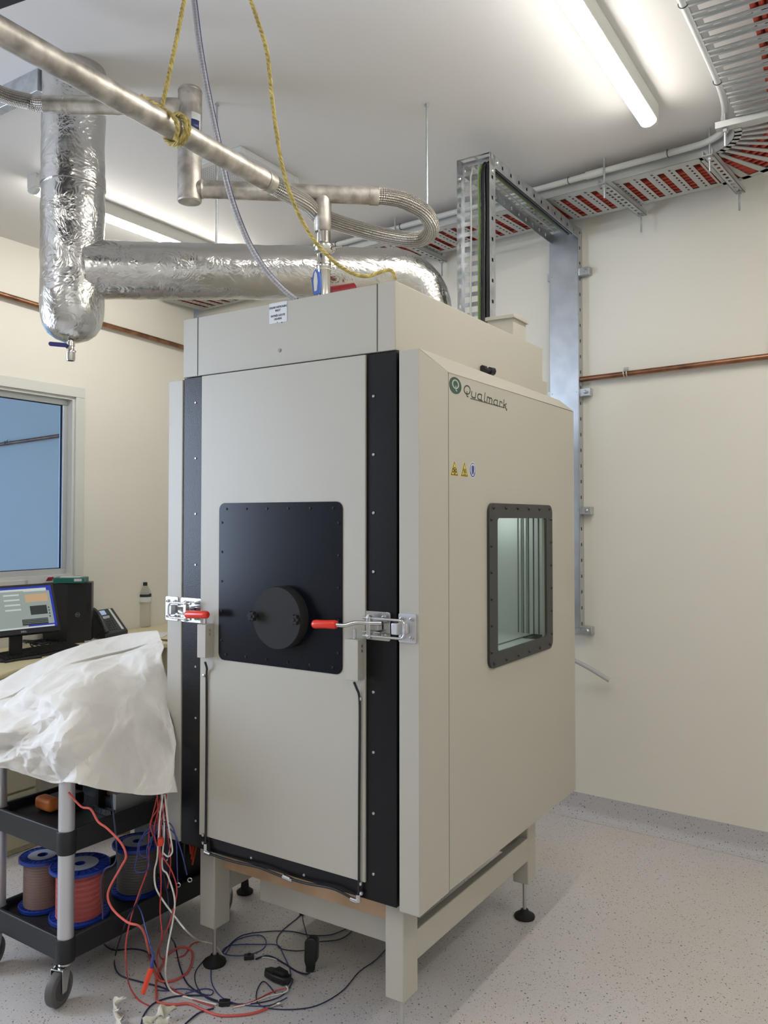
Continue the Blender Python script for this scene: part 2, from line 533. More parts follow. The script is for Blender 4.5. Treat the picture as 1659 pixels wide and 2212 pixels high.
    def build(self, name, mats, parent=None, bevel=0.0, smooth=True, label=None, seg=2):
        me = bpy.data.meshes.new(name)
        me.from_pydata([tuple(q) for q in self.v], [], self.f)
        ms = mats if isinstance(mats, (list, tuple)) else [mats]
        for q in ms: me.materials.append(q)
        if len(ms) > 1:
            me.polygons.foreach_set('material_index', self.mi)
        if any(self.uv):
            ul = me.uv_layers.new(name='uv'); k = 0
            for fi, f in enumerate(self.f):
                for c in range(len(f)):
                    ul.data[k].uv = self.uv[fi][c] if self.uv[fi] else (0, 0)
                    k += 1
        me.update()
        if smooth:
            me.polygons.foreach_set('use_smooth', [True] * len(me.polygons))
            me.set_sharp_from_angle(angle=radians(38))
        o = bpy.data.objects.new(name, me)
        COL.objects.link(o)
        if parent: o.parent = parent
        if bevel:
            b = o.modifiers.new('bevel', 'BEVEL'); b.width = bevel; b.segments = seg; b.limit_method = 'ANGLE'
            b.angle_limit = radians(50)
        if label: o['label'] = label
        return o


def thing(name, label, cat, group=None):
    o = bpy.data.objects.new(name, None); COL.objects.link(o)
    o.empty_display_size = 0.05
    o['label'] = label; o['category'] = cat
    if group: o['group'] = group
    return o


def tag(o, label, cat, group=None, kind=None):
    o['label'] = label; o['category'] = cat
    if group: o['group'] = group
    if kind: o['kind'] = kind
    return o


def struct(name, mb, mt, parent=None, **kw):
    o = mb.build(name, mt, parent, **kw)
    if parent is None: o['kind'] = 'structure'
    return o


def spline(pts, k=8, closed=False):
    P = [V(q) for q in pts]; out = []; n = len(P)
    for i in range(n if closed else n - 1):
        if closed:
            p0, p1, p2, p3 = P[i - 1], P[i], P[(i + 1) % n], P[(i + 2) % n]
        else:
            p0, p1, p2, p3 = P[max(i - 1, 0)], P[i], P[i + 1], P[min(i + 2, n - 1)]
        for j in range(k):
            t = j / k
            out.append(0.5 * ((2 * p1) + (p2 - p0) * t + (2 * p0 - 5 * p1 + 4 * p2 - p3) * t * t + (3 * p1 - p0 - 3 * p2 + p3) * t ** 3))
    if not closed: out.append(P[-1])
    return out


def resample(pts, step):
    out = [pts[0]]; acc = 0.0
    for i in range(1, len(pts)):
        a, b = pts[i - 1], pts[i]; L = (b - a).length
        while acc + L >= step:
            a = a + (b - a).normalized() * (step - acc); out.append(a.copy())
            L = (b - a).length; acc = 0.0
        acc += L
    out.append(pts[-1]); return out


def text(name, body, size, origin, xdir, mt, parent, align='CENTER', depth=0.0004, shear=0.0, ydir=Z, bold=0.0, xs=1.0):
    c = bpy.data.curves.new(name, 'FONT'); c.body = body; c.size = size
    c.align_x = align; c.align_y = 'CENTER'; c.extrude = depth; c.shear = shear; c.offset = bold
    c.resolution_u = 3
    t = bpy.data.objects.new(name, c); COL.objects.link(t)
    dg = bpy.context.evaluated_depsgraph_get()
    me = bpy.data.meshes.new_from_object(t.evaluated_get(dg))
    bpy.data.objects.remove(t); bpy.data.curves.remove(c)
    x = V(xdir).normalized(); y = V(ydir).normalized(); z = x.cross(y)
    mt4 = Matrix((x * xs, y, z)).transposed().to_4x4(); mt4.translation = V(origin)
    me.transform(mt4)
    me.materials.clear(); me.materials.append(mt)
    o = bpy.data.objects.new(name, me); COL.objects.link(o)
    if parent: o.parent = parent
    return o


def screw(parent, p, d, r=0.006, h=0.004, mt=None, name='screw', n=10):
    d = V(d).normalized()
    return MB().lathe([(r, -0.001), (r, h * 0.5), (r * 0.75, h), (r * 0.4, h), (r * 0.35, h * 0.4)], p, d, n).build(name, mt or M['screw'], parent)


# ================================================================== THE ROOM
fl = MB(); fl.box((-14, -6, -0.06), (22, 0, 0), (0, 22, 0), (0, 0, 0.06))
struct('floor', fl, M['floor'], smooth=False)
ce = MB(); ce.box((-14, -6, CEIL), (22, 0, 0), (0, 22, 0), (0, 0, 0.08))
struct('ceiling', ce, M['ceiling'], smooth=False)
w = MB(); w.box(PR - WA * 3.2, WA * 12.6, ROUT * 0.12, Z * CEIL)
struct('wall_back', w, M['wall'], smooth=False)
# left partition with two openings
NW0, NW1, WZ0, WZ1 = -1.1, 0.524, 1.228, 2.40
ND0, ND1, DZ0, DZ1 = -3.7, -1.9, 0.95, 2.75
w = MB()
def lw(n0, n1, z0, z1):
    w.box(PL + WB * n0 + Z * z0, WB * (n1 - n0), LOUT * 0.13, Z * (z1 - z0))
NEND = 1.60
lw(-9, ND0, 0, CEIL); lw(ND0, ND1, 0, DZ0); lw(ND0, ND1, DZ1, CEIL); lw(ND1, NW0, 0, CEIL)
lw(NW0, NW1, 0, WZ0); lw(NW0, NW1, WZ1, CEIL); lw(NW1, NEND, 0, CEIL)
struct('wall_left', w, M['wall'], smooth=False)
w = MB(); w.box(V((3.0, 2.9, 0)) - B * 7, B * 8.0, -A * 0.12, Z * CEIL)
struct('wall_right', w, M['wall'], smooth=False)
w = MB(); w.box(V((2.0, -3.2, 0)), V((-10.0, 1.6, 0)), V((-.1, -.15, 0)), Z * CEIL)
struct('wall_rear', w, M['wall'], smooth=False)
# coved vinyl skirting on the back wall
c = MB(); prof = [(0.0, 0.125), (-0.004, 0.125), (-0.004, 0.05), (-0.012, 0.025), (-0.028, 0.010), (-0.055, 0.002), (-0.055, 0.0), (0.0, 0.0)]
c.prism([PR - WA * 3.2 + ROUT * a_ + Z * b_ for a_, b_ in prof], WA * 6.2)
struct('baseboard_back', c, M['cove'])
# window into the blue-lit next room
wf = bpy.data.objects.new('window_1', None); COL.objects.link(wf); wf['kind'] = 'structure'
def frame_boxes(mb, n0, n1, z0, z1, wd, d0, d1):
    for (a0, a1, b0_, b1_) in ((n0, n1, z1 - wd, z1), (n0, n1, z0, z0 + wd), (n0, n0 + wd, z0 + wd, z1 - wd), (n1 - wd, n1, z0 + wd, z1 - wd)):
        mb.box(PL + WB * a0 + LOUT * d0 + Z * b0_, WB * (a1 - a0), LOUT * (d1 - d0), Z * (b1_ - b0_))
t1 = MB(); frame_boxes(t1, NW0 - 0.065, NW1 + 0.065, WZ0 - 0.065, WZ1 + 0.065, 0.067, -0.016, 0.0)
t1.build('architrave', M['trim'], wf, bevel=0.003)
t2 = MB(); frame_boxes(t2, NW0, NW1, WZ0, WZ1, 0.02, 0.0, 0.13)
t2.build('reveal', M['trim'], wf)
t3 = MB(); frame_boxes(t3, NW0 + 0.02, NW1 - 0.02, WZ0 + 0.02, WZ1 - 0.02, 0.035, 0.045, 0.085)
t3.build('window_frame', M['alu_frame'], wf, bevel=0.002)
t4 = MB(); frame_boxes(t4, NW0 + 0.053, NW1 - 0.053, WZ0 + 0.053, WZ1 - 0.053, 0.006, 0.058, 0.07)
t4.build('glazing_seal', M['black_rubber'], wf)
t5 = MB(); t5.box(PL + WB * (NW0 + 0.058) + LOUT * 0.062 + Z * (WZ0 + 0.058), WB * (NW1 - NW0 - 0.116), LOUT * 0.005, Z * (WZ1 - WZ0 - 0.116))
t5.build('pane', M['glass'], wf, smooth=False)
# the daylight window left of the camera (outside the frame; it lights the cart)
wf2 = bpy.data.objects.new('window_2', None); COL.objects.link(wf2); wf2['kind'] = 'structure'
t6 = MB(); frame_boxes(t6, ND0, ND1, DZ0, DZ1, 0.06, 0.0, 0.12)
t6.box(PL + WB * (ND0 + ND1) / 2 - WB * 0.03 + Z * DZ0, WB * 0.06, LOUT * 0.08, Z * (DZ1 - DZ0))
t6.build('window_frame', M['alu_frame'], wf2)

# ================================================================== CEILING LIGHTS
def batten(p0, p1, label, open_ends=True):
    "batten along the ceiling from p0 to p1 (plan points)"
    p0 = V((p0[0], p0[1], CEIL)); p1 = V((p1[0], p1[1], CEIL)); d = (p1 - p0).normalized(); x = d.cross(Z).normalized()
    t = thing('batten_light', label, 'ceiling light', 'fluorescent battens on the ceiling')
    b = MB(); b.prism([p0 + x * a_ + Z * b_ for a_, b_ in ((-0.036, 0), (0.036, 0), (0.036, -0.062), (0.033, -0.068), (-0.033, -0.068), (-0.036, -0.062))], p1 - p0)
    b.build('housing', M['trim'], t, bevel=0.002)
    L = (p1 - p0).length
    q = MB(); pr = []
    for k in range(13):
        a_ = pi * k / 12
        pr.append((0.033 * cos(a_), -0.069 - 0.026 * sin(a_)))
    ring = [p0 + d * 0.03 + x * a_ + Z * b_ for a_, b_ in pr]
    q.prism(ring, d * (L - 0.06))
    q.build('diffuser', M['tube'], t)
    for e, sg in ((p0, 1), (p1, -1)):
        c_ = MB(); c_.prism([e + x * a_ * 1.06 + Z * (b_ - 0.0) for a_, b_ in pr] , d * 0.028 * sg)
        c_.build('end_cap', M['trim'], t, bevel=0.003)
    return t


pe = onz(1404, 262, CEIL - 0.06); pd = (onz(1404, 262, CEIL - 0.06) - onz(1234, 0, CEIL - 0.06)).normalized(); pd.z = 0
batten(pe - pd * 1.52, pe, 'long lit batten light on the ceiling above the right side of the chamber')
pl0 = onz(68, 402, CEIL - 0.06); pl1 = onz(385, 524, CEIL - 0.06); pd2 = (pl1 - pl0).normalized()
batten(pl0, pl0 + pd2 * 1.52, 'lit batten light partly hidden behind the foil ducts at the left')
for (x, y) in ((-2.4, 0.9), (-0.2, -0.9), (-4.2, 1.9), (2.1, 1.6)):  # unseen battens added to fill the room with light
    c0 = V((x, y, 0)); batten(c0 - B * 0.76, c0 + B * 0.76, 'added batten light on the ceiling out of view, there only for its light')

# perforated ceiling vent
Tn = onz(520, 328, CEIL - 0.03)
vt = thing('ceiling_vent', 'square white ceiling vent with a perforated face behind the steel pipes', 'ceiling vent')
T0 = V((Tn.x, Tn.y, CEIL - 0.03)); vs = 0.42
b = MB()
for (o_, x_, y_) in ((T0, A * vs, B * 0.035), (T0 + B * (vs - 0.035), A * vs, B * 0.035), (T0 + B * 0.035, A * 0.035, B * (vs - 0.07)), (T0 + A * (vs - 0.035) + B * 0.035, A * 0.035, B * (vs - 0.07))):
    b.box(o_, x_, y_, Z * 0.03)
b.build('frame', M['vent'], vt, bevel=0.004)
n_ = 44; e_ = [0.0]
while e_[-1] < vs - 0.07:
    e_.append(e_[-1] + 0.007); e_.append(e_[-1] + 0.006)
b = MB().sheet(T0 + A * 0.035 + B * 0.035 + Z * 0.008, A, B, e_, e_, lambda i, j: i % 2 == 1 and j % 2 == 1, Z * 0.001)
b.build('perforated_face', M['vent'], vt, smooth=False)
MB().box(T0 + A * 0.03 + B * 0.03 + Z * 0.024, A * (vs - 0.06), B * (vs - 0.06), Z * 0.005).build('plenum', M['vent_dark'], vt)

# dark fitting whose corner hangs in at the top left
bx = MB(); q0 = onz(62, 0, 3.0); q1 = onz(0, 22, 3.0)
dd = (q1 - q0).normalized()
bx.box(q0 - dd * 0.3, dd * 0.9, V((dd.y, -dd.x, 0)) * 0.25 * (1 if V((dd.y, -dd.x, 0)).y < 0 else -1), Z * 0.3)
tag(bx.build('ceiling_box', M['black_plastic'], bevel=0.004), 'black box corner hanging from the ceiling at the top left', 'ceiling box')

# ================================================================== TEST CHAMBER
C = thing('test_chamber', 'tall cream climatic test chamber with black door edges and red latch handles on four legs', 'test chamber')
# body with the cavity behind the side window
b = MB()
b.cb(-0.005, 0.815, -0.06, 1.20, 0.47, 1.12); b.cb(-0.005, 0.815, -0.06, 1.20, 1.64, 2.105)
b.cb(-0.005, 0.815, -0.06, 0.33, 1.12, 1.64); b.cb(-0.005, 0.815, 1.06, 1.20, 1.12, 1.64); b.cb(0.62, 0.815, 0.33, 1.06, 1.12, 1.64)
b.build('body', M['cream'], C)
b = MB(); b.cb(-0.005, 0.62, 1.045, 1.055, 1.125, 1.635)
b.cb(-0.10, 0.02, 1.030, 1.045, 1.125, 1.635)
b.cb(0.0, 0.62, 0.335, 1.05, 1.122, 1.127); b.cb(0.612, 0.617, 0.335, 1.045, 1.127, 1.63)
b.cb(-0.11, 0.615, 1.055, 1.058, 1.10, 1.66)
b.build('inner_liner', M['liner'], C, bevel=0.002)
for u in (1119, 1130, 1141, 1152, 1163):  # flat dark strips: shade of the rib gaps painted onto the liner
    s_ = (fr(u, 1260, 1.028) - N0).dot(A)
    MB().cb(s_ - .002, s_ + .002, 1.0275, 1.031, 1.128, 1.632).build('rib_gap_strip', M['rib_gap_shade'], C)
# side cover: a deep shell with chamfered top edge and a window opening
SC = -0.118
b = MB()
W0, W1, WB0, WB1 = 0.395, 0.90, 1.125, 1.63
b.sheet(ch(SC, 0, 0), B, Z, [0.09, W0, W1, 1.212], [0.458, WB0, WB1, 2.060], lambda i, j: i == 1 and j == 1, A * 0.02)
b.build('side_panel', M['cream'], C, smooth=False)
b = MB()
# front post of the cover
P = lambda s, t, z: ch(s, t, z)
b.hexa([P(-0.053, -0.1, .453), P(-0.122, -0.1, .453), P(-0.119, .086, .455), P(-0.053, .086, .455),
        P(-0.053, -0.1, 2.103), P(-0.122, -0.1, 2.102), P(-0.119, .086, 2.060), P(-0.053, .086, 2.103)])
b.build('side_cover_post', M['cream'], C, bevel=0.002)
b = MB()
b.hexa([P(-0.119, .086, 2.060), P(-0.119, 1.212, 2.062), P(-0.053, 1.212, 2.062), P(-0.053, 0.086, 2.060),
        P(-0.1195, .0861, 2.0605), P(-0.088, 1.125, 2.102), P(-0.053, 1.125, 2.103), P(-0.053, -0.02, 2.103)])
# the sloping facet itself, as a closed wedge above the panel
b.v[-8 + 4] = P(-0.122, -0.0995, 2.102)
b.build('chamfered_top_edge', M['cream'], C)
b = MB(); b.cb(-0.10, -0.006, 0.1, 1.20, 0.47, 1.08); b.cb(-0.10, -0.006, 0.1, 1.20, 1.68, 2.05)
b.cb(-0.10, -0.006, 0.1, 0.30, 1.08, 1.68); b.cb(-0.10, -0.006, 1.06, 1.20, 1.08, 1.68)
b.build('side_cover_core', M['cream'], C)
# mirrored cover on the far left side
b = MB(); b.cb(0.857, 0.929, -0.1, 1.21, 0.462, 2.100)
b.build('left_cover', M['cream'], C, bevel=0.003)
b = MB(); b.cb(0.815, 0.857, 0.02, 1.19, 0.48, 2.09)
b.build('left_gasket', M['gasket_grey'], C)
b = MB(); b.cb(-0.053, -0.005, -0.05, 0.09, 0.48, 2.09)
b.build('right_gasket', M['gasket_grey'], C)
# door
DF = MB(); DF.cb(-0.044, 0.851, -0.100, -0.062, 0.460, 2.103)
DF = DF.build('door_frame', M['black_paint'], C, bevel=0.002)
D = MB(); D.cb(0.063, 0.755, -0.108, -0.100, 0.512, 2.102)
D.build('door_panel', M['cream'], C, bevel=0.001)
for v in (856, 982, 1108, 1235, 1495, 1625, 1757, 1888): screw(DF, fr(807, v), -B, 0.0048, 0.003)
for v in (870, 990, 1110, 1220, 1440, 1551, 1662, 1773): screw(DF, fr(423, v), -B, 0.0042, 0.003)
for u, v in ((543, 1853), (657, 1890)): screw(DF, fr(u, v), -B, 0.0045, 0.003)
# top housing
b = MB(); b.cb(-0.037, 0.862, -0.094, 1.068, 2.108, 2.317)
TH = b.build('top_housing', M['cream'], C, bevel=0.002)
for s_ in (0.0275, 0.789): MB().cb(s_, s_ + .002, -0.0955, -0.09, 2.11, 2.317).build('panel_seam', M['gasket_grey'], TH)
MB().lathe([(0.0065, 0), (0.0065, 0.002), (0.004, 0.003)], fr(604, 757, -0.094), -B, 20).build('hole_plug', M['cream_dark'], TH)
for u in (599.5, 609): MB().lathe([(0.0018, 0), (0.0018, 0.0015)], fr(u, 696.5, -0.094), -B, 8).build('rivet', M['black_screw'], TH)
# inlet label
lb0 = fr(582, 660.5, -0.0945); lb1 = fr(620, 688, -0.0945)
s1_ = (fr(582, 675, -0.0945) - N0).dot(A); s2_ = (fr(620, 675, -0.0945) - N0).dot(A)
b = MB(); b.cb(s2_, s1_, -0.0955, -0.094, 2.249, 2.3165)
LB = b.build('inlet_label', M['label'], C, label='white label reading LIQUID NITROGEN INLET ENTREE AZOTE LIQUIDE')
cs = (s1_ + s2_) / 2
for tx, z, sz in (('LIQUID NITROGEN', 2.301, .0094), ('INLET', 2.290, .0094), ('ENTRÉE AZOTE', 2.273, .0094), ('LIQUIDE', 2.262, .0094)):
    text('lettering', tx, sz, ch(cs, -0.0958, z), -A, M['ink'], LB, bold=0.0001, xs=0.92)
# small lidded box on the top
b = MB(); b.cb(0.035, 0.15, 0.93, 1.062, 2.317, 2.43); SB = b.build('relay_box', M['cream'], C)
b = MB(); b.cb(0.026, 0.158, 0.921, 1.071, 2.427, 2.443); b.build('lid', M['cream'], SB, bevel=0.002)
b = MB(); b.cb(-0.02, 0.8, 1.068, 1.16, 2.105, 2.19); b.build('rear_cap', M['cream'], C, bevel=0.002)
# cable gland on the chamfer
gl = MB(); g0 = sd(1041, 800, -0.045); g0.z = 2.135
gl.lathe([(0.017, 0), (0.017, 0.014), (0.010, 0.016), (0.010, 0.036), (0.015, 0.038), (0.015, 0.060), (0.008, 0.062), (0.008, 0.064)], g0, (B * 1.0 - A * 0.3), 8)
gl.cyl(g0 - Z * 0.035 + B * 0.01, g0 + B * 0.01, 0.009)
gl.build('cable_gland', M['black_plastic'], C)

# black instrument plate with the round port plug
def rrect(c, x, y, w, h, r, n=5):
    out = []
    for (sx, sy, a0) in ((1, 1, 0), (-1, 1, 90), (-1, -1, 180), (1, -1, 270)):
        for k in range(n + 1):
            a_ = radians(a0 + 90 * k / n)
            out.append(c + x * (sx * (w / 2 - r) + r * cos(a_)) + y * (sy * (h / 2 - r) + r * sin(a_)))
    return out


pc = ch(0.406, -0.108, 1.389); pw, ph = 0.520, 0.533
PP = MB().prism(rrect(pc, A, Z, pw, ph, 0.024), -B * 0.003).build('port_plate', M['black_plate'], C, bevel=0.0008)
for i in range(6):
    x_ = -0.225 + 0.09 * i
    for z_ in (-ph / 2 + 0.02, ph / 2 - 0.02): screw(PP, pc + A * x_ + Z * z_ - B * 0.003, -B, 0.0042, 0.003, M['black_screw'])
for i in range(5):
    z_ = -0.20 + 0.10 * i
    for x_ in (-pw / 2 + 0.014, pw / 2 - 0.014): screw(PP, pc + A * x_ + Z * z_ - B * 0.003, -B, 0.0042, 0.003, M['black_screw'])
dc = fr(597, 1335, -0.15)
PD = MB().lathe([(0.100, 0), (0.100, 0.036), (0.098, 0.040), (0.0, 0.040)], dc + B * 0.039, -B, 64).build('port_plug', M['black_rubber'], C)
for u, v in ((543, 1331), (636, 1339)):
    kb = MB(); o_ = fr(u, v, -0.172) + B * 0.021
    kb.lathe([(0.006, 0), (0.006, 0.010)], o_, -B, 12)
    x_, y_ = A, Z; pts = []
    for k in range(48):
        a_ = 2 * pi * k / 48; r_ = 0.0150 + 0.0026 * cos(6 * a_)
        pts.append(o_ - B * 0.009 + x_ * r_ * cos(a_) + y_ * r_ * sin(a_))
    kb.prism(pts, -B * 0.016)
    kb.lathe([(0.006, 0.025), (0.005, 0.028), (0.003, 0.0275)], o_, -B, 12)
    kb.build('clamp_knob', M['black_rubber'], PD, bevel=0.0015)

# side window
wc_ = (sd(1055, 1300) + sd(1187, 1300)) / 2
t0_, t1_ = 0.360, 0.936; z0_, z1_ = 1.093, 1.656
cm = ch(SC, (t0_ + t1_) / 2, (z0_ + z1_) / 2)
outer = rrect(cm, B, Z, t1_ - t0_, z1_ - z0_, 0.032); inner = rrect(cm + B * 0.002, B, Z, 0.450, 0.460, 0.014)
b = MB(); n = len(outer); th = -A * 0.010
b.v += outer + inner + [q + th for q in outer] + [q + th for q in inner]
for i in range(n):
    j = (i + 1) % n
    b.face([2 * n + i, 2 * n + j, 3 * n + j, 3 * n + i]); b.face([j, i, n + i, n + j])
    b.face([i, j, 2 * n + j, 2 * n + i]); b.face([n + j, n + i, 3 * n + i, 3 * n + j])
for fi, f in enumerate(b.f): pass
WF = b.build('window_frame', M['gasket_grey'], C, bevel=0.0008)
ctr = cm + th
for i in range(6):
    for z_ in (0.265, -0.265):
        screw(WF, ctr + B * (-0.255 + 0.102 * i) + Z * z_, -A, 0.0055, 0.004, M['black_screw'])
for i in range(6):
    for x_ in (-0.274, 0.274):
        screw(WF, ctr + B * x_ + Z * (-0.225 + 0.09 * i), -A, 0.0055, 0.004, M['black_screw'])
b = MB(); b.box(cm - B * 0.235 - Z * 0.235 + A * 0.001, B * 0.475, A * 0.004, Z * 0.47)
b.build('window_pane', M['glass'], C, smooth=False)
# reveal of the window through the insulated wall
b = MB()
for (o_, x_, y_) in ((ch(-.11, .395, 1.125), B * .505, Z * -.004), (ch(-.11, .395, 1.63), B * .505, Z * .004), (ch(-.11, .391, 1.12), B * .004, Z * .515)):
    b.box(o_, x_, A * .1, y_)
b.build('window_reveal', M['liner'], C)

# maker's logo on the side cover
lo = -A * 0.0006
LG = MB(); lc = ch(SC, 0.134, 2.0245)
LG.prism([lc + B * 0.0415 * cos(2 * pi * k / 40) + Z * 0.0268 * sin(2 * pi * k / 40) for k in range(40)], lo)
LG = LG.build('logo_badge', M['logo_green'], C)
rg = MB(); qc = lc + Z * 0.004 + lo
ring = [(qc + B * 0.0235 * cos(2 * pi * k / 32) + Z * 0.0150 * sin(2 * pi * k / 32), qc + B * 0.0160 * cos(2 * pi * k / 32) + Z * 0.0112 * sin(2 * pi * k / 32)) for k in range(32)]
for k in range(32):
    p_, q_ = ring[k], ring[(k + 1) % 32]
    rg.prism([p_[0], q_[0], q_[1], p_[1]], lo)
for poly in ([(-.001, -.004), (.004, -.004), (.006, -.0215), (.001, -.0215)], [(.001, -.0185), (.011, -.0185), (.011, -.0215), (.001, -.0215)]):
    rg.prism([qc + B * a_ + Z * b_ + lo * .2 for a_, b_ in poly], lo)
rg.build('letter', M['logo_pale'], LG)


def strokes(parent, paths, o, xd, yd, w, mt, name='lettering', th=None):
    th = th or lo
    mb = MB(); nrm = V(th).normalized()
    for path in paths:
        P_ = [o + xd * a_ + yd * b_ for a_, b_ in path]
        for i in range(len(P_) - 1):
            d = (P_[i + 1] - P_[i]); sdv = d.cross(nrm).normalized() * w / 2; e = d.normalized() * w * .3
            mb.prism([P_[i] - sdv - e, P_[i + 1] - sdv + e, P_[i + 1] + sdv + e, P_[i] + sdv - e], th)
    return mb.build(name, mt, parent, smooth=False)


def arc(cx, cy, rx, ry, a0, a1, n=14):
    return [(cx + rx * cos(radians(a0 + (a1 - a0) * k / n)), cy + ry * sin(radians(a0 + (a1 - a0) * k / n))) for k in range(n + 1)]


# glyphs drawn on an x-height of 1
GL = {
 'Q': ([arc(.62, .95, .55, .75, 0, 360, 26), [(.62, .65), (.66, .1), (.72, -.18), (.95, -.2)]], 1.5),
 'u': ([[(0, 1), (0, .35)] + arc(.38, .35, .38, .38, 180, 270, 6) + [(.75, 0)], [(.75, 1), (.75, 0)]], 1.15),
 'a': ([[(.75, 1), (.75, .0)], [(.75, 1), (.35, 1)] + arc(.38, .5, .38, .5, 90, 270, 10) + [(.95, 0)]], 1.25),
 'l': ([[(0.1, 1.6), (.1, .2), (.2, 0), (.35, 0)]], 0.62),
 'm': ([[(0, 0), (0, 1), (.35, 1), (.5, .8), (.5, 0)], [(.45, .9), (.6, 1), (.85, 1), (1.0, .8), (1.0, 0)]], 1.38),
 'r': ([[(0, 0), (0, 1), (.4, 1), (.52, .8)]], 0.85),
 'k': ([[(0, 0), (0, 1.6)], [(.6, 1), (.05, .55), (.45, .45), (.55, 0)]], 0.8)}
x_ = 0.0; paths = []
for chx in 'Qualmark':
    g_, adv = GL[chx]
    for pth in g_: paths.append([(x_ + a_ + 0.12 * b_, b_) for a_, b_ in pth])
    x_ += adv
sx_ = (0.527 - 0.188) / x_
strokes(C, [[(a_ * sx_, b_ * 0.0185 - a_ * 0.0012) for a_, b_ in p_] for p_ in paths], ch(SC, 0.188, 2.005), B, Z, 0.0040, M['logo_text'], 'logo_wordmark')
b = MB(); b.box(ch(SC, 0.240, 1.9955), B * 0.272, lo, Z * 0.0028); b.box(ch(SC, 0.519, 1.988), B * 0.008, lo, Z * 0.008)
b.build('logo_underline', M['logo_text'], C)

# warning signs
def tri(tc, z0, hw, h, sc):
    return [ch(SC, tc - hw * sc, z0 + h * (1 - sc) * .38), ch(SC, tc + hw * sc, z0 + h * (1 - sc) * .38), ch(SC, tc, z0 + h * (.38 + .62 * sc) + h * 0.0)]
for kk, tc in enumerate((0.1265, 0.1955)):
    z_ = 1.7385 - .0002 * kk
    T_ = MB(); T_.prism(tri(tc, z_ - .001, .0285, .050, 1.0), lo * .5); T_ = T_.build('warning_sign', M['yellow'], C, label='yellow triangular hazard sticker')
    T2 = MB(); T2.prism([q + lo * .5 for q in tri(tc, z_ + .001, .0235, .044, 1.0)], lo * .6); T2.build('border', M['warn_dark'], T_)
    T3 = MB(); T3.prism([q + lo * 1.1 for q in tri(tc, z_ + .0037, .018, .0355, 1.0)], lo * .5); T3.build('field', M['yellow'], T_)
    o_ = ch(SC, tc, z_ + .0155) + lo * 1.6
    if kk == 0:
        ps = []
        for a0 in (30, 90, 150):
            dx_, dz_ = cos(radians(a0)), sin(radians(a0))
            ps.append([(-.0125 * dx_, -.0105 * dz_), (.0125 * dx_, .0105 * dz_)])
            for sg in (1, -1):
                for off in (35, -35):
                    e_x, e_z = sg * .0075 * dx_, sg * .0065 * dz_
                    ps.append([(e_x, e_z), (e_x + sg * .005 * cos(radians(a0 + off)), e_z + sg * .0045 * sin(radians(a0 + off)))])
        strokes(T_, ps, o_, B, Z, .0022, M['warn_dark'], 'symbol')
    else:
        ps = [[(-.010, -.009), (.010, -.009)]]
        for xo in (-.006, 0, .006):
            ps.append([(xo, -.005), (xo + .002, -.001), (xo - .002, .004), (xo + .001, .009)])
        strokes(T_, ps, o_, B, Z, .002, M['warn_dark'], 'symbol')
cc_ = ch(SC, 0.2545, 1.7625)
def disc(c, rx, rz, th):
    return MB().prism([c + B * rx * cos(2 * pi * k / 36) + Z * rz * sin(2 * pi * k / 36) for k in range(36)], th)
SG = disc(cc_, .0235, .0262, lo * .5).build('mandatory_sign', M['label'], C, label='round blue glove sign sticker')
disc(cc_ + lo * .5, .0205, .0235, lo * .5).build('field', M['sign_blue'], SG)
gv = MB()
gv.prism([cc_ + lo + B * a_ + Z * b_ for a_, b_ in ((-.015, .010), (-.010, .018), (0, .0205), (.010, .018), (.015, .010), (.0165, -.004), (.011, -.010), (.005, -.0195), (-.005, -.0195), (-.011, -.010), (-.0165, -.004))], lo * .4)
gv.build('glove_outline', M['label'], SG)
MB().prism([cc_ + lo * 1.4 + B * a_ + Z * b_ for a_, b_ in ((-.009, .012), (0, .016), (.009, .012), (.010, 0), (.006, -.011), (0, -.017), (-.006, -.011), (-.010, 0))], lo * .4).build('glove_fill', M['sign_blue'], SG)

# base frame: legs, rails, feet
def leg(s0, s1, t0, t1, z0, z1):
    b = MB(); b.cb(s0, s1, t0, t1, z0, z1); L_ = b.build('leg', M['cream'], C, bevel=0.004)
    cs_, ct_ = (s0 + s1) / 2, (t0 + t1) / 2
    f = MB(); f.lathe([(0.0075, 0.016), (0.0075, z0 + .01)], ch(cs_, ct_, 0), Z, 12); f.build('foot_screw', M['screw'], L_)
    f = MB(); f.lathe([(0.012, z0 - .006), (0.012, z0)], ch(cs_, ct_, 0), Z, 6); f.build('lock_nut', M['screw'], L_)
    f = MB(); f.lathe([(0.040, 0), (0.042, 0.006), (0.040, 0.012), (0.018, 0.026), (0.014, 0.034), (0.0, 0.034)], ch(cs_, ct_, 0), Z, 28); f.build('foot_pad', M['black_rubber'], L_)


leg(-0.031, 0.035, -0.04, 0.045, 0.150, 0.46)
leg(0.768, 0.840, -0.02, 0.060, 0.145, 0.475)
leg(-0.031, 0.035, 0.905, 0.985, 0.150, 0.47)
leg(0.775, 0.842, 0.905, 0.985, 0.150, 0.47)
b = MB(); b.cb(-0.0305, 0.000, 0.045, 0.905, 0.245, 0.335); b.build('side_rail', M['cream'], C, bevel=0.003)
b = MB(); b.cb(0.0, 0.64, 0.075, 0.105, 0.245, 0.335); b.build('front_rail', M['cream'], C, bevel=0.003)
b = MB(); b.cb(0.79, 0.82, 0.06, 0.905, 0.245, 0.335); b.build('side_rail', M['cream'], C, bevel=0.003)
b = MB(); b.cb(0.0, 0.8, 0.93, 0.96, 0.245, 0.335); b.build('rear_rail', M['cream'], C, bevel=0.003)
b = MB(); b.cb(0.03, 0.78, 0.03, 0.05, 0.345, 0.465); b.build('floor_board', M['kraft'], C, label='tan board under the door')
b = MB(); b.cb(-0.02, 0.80, 0.05, 1.15, 0.43, 0.47); b.build('base_tray', M['gasket_grey'], C)

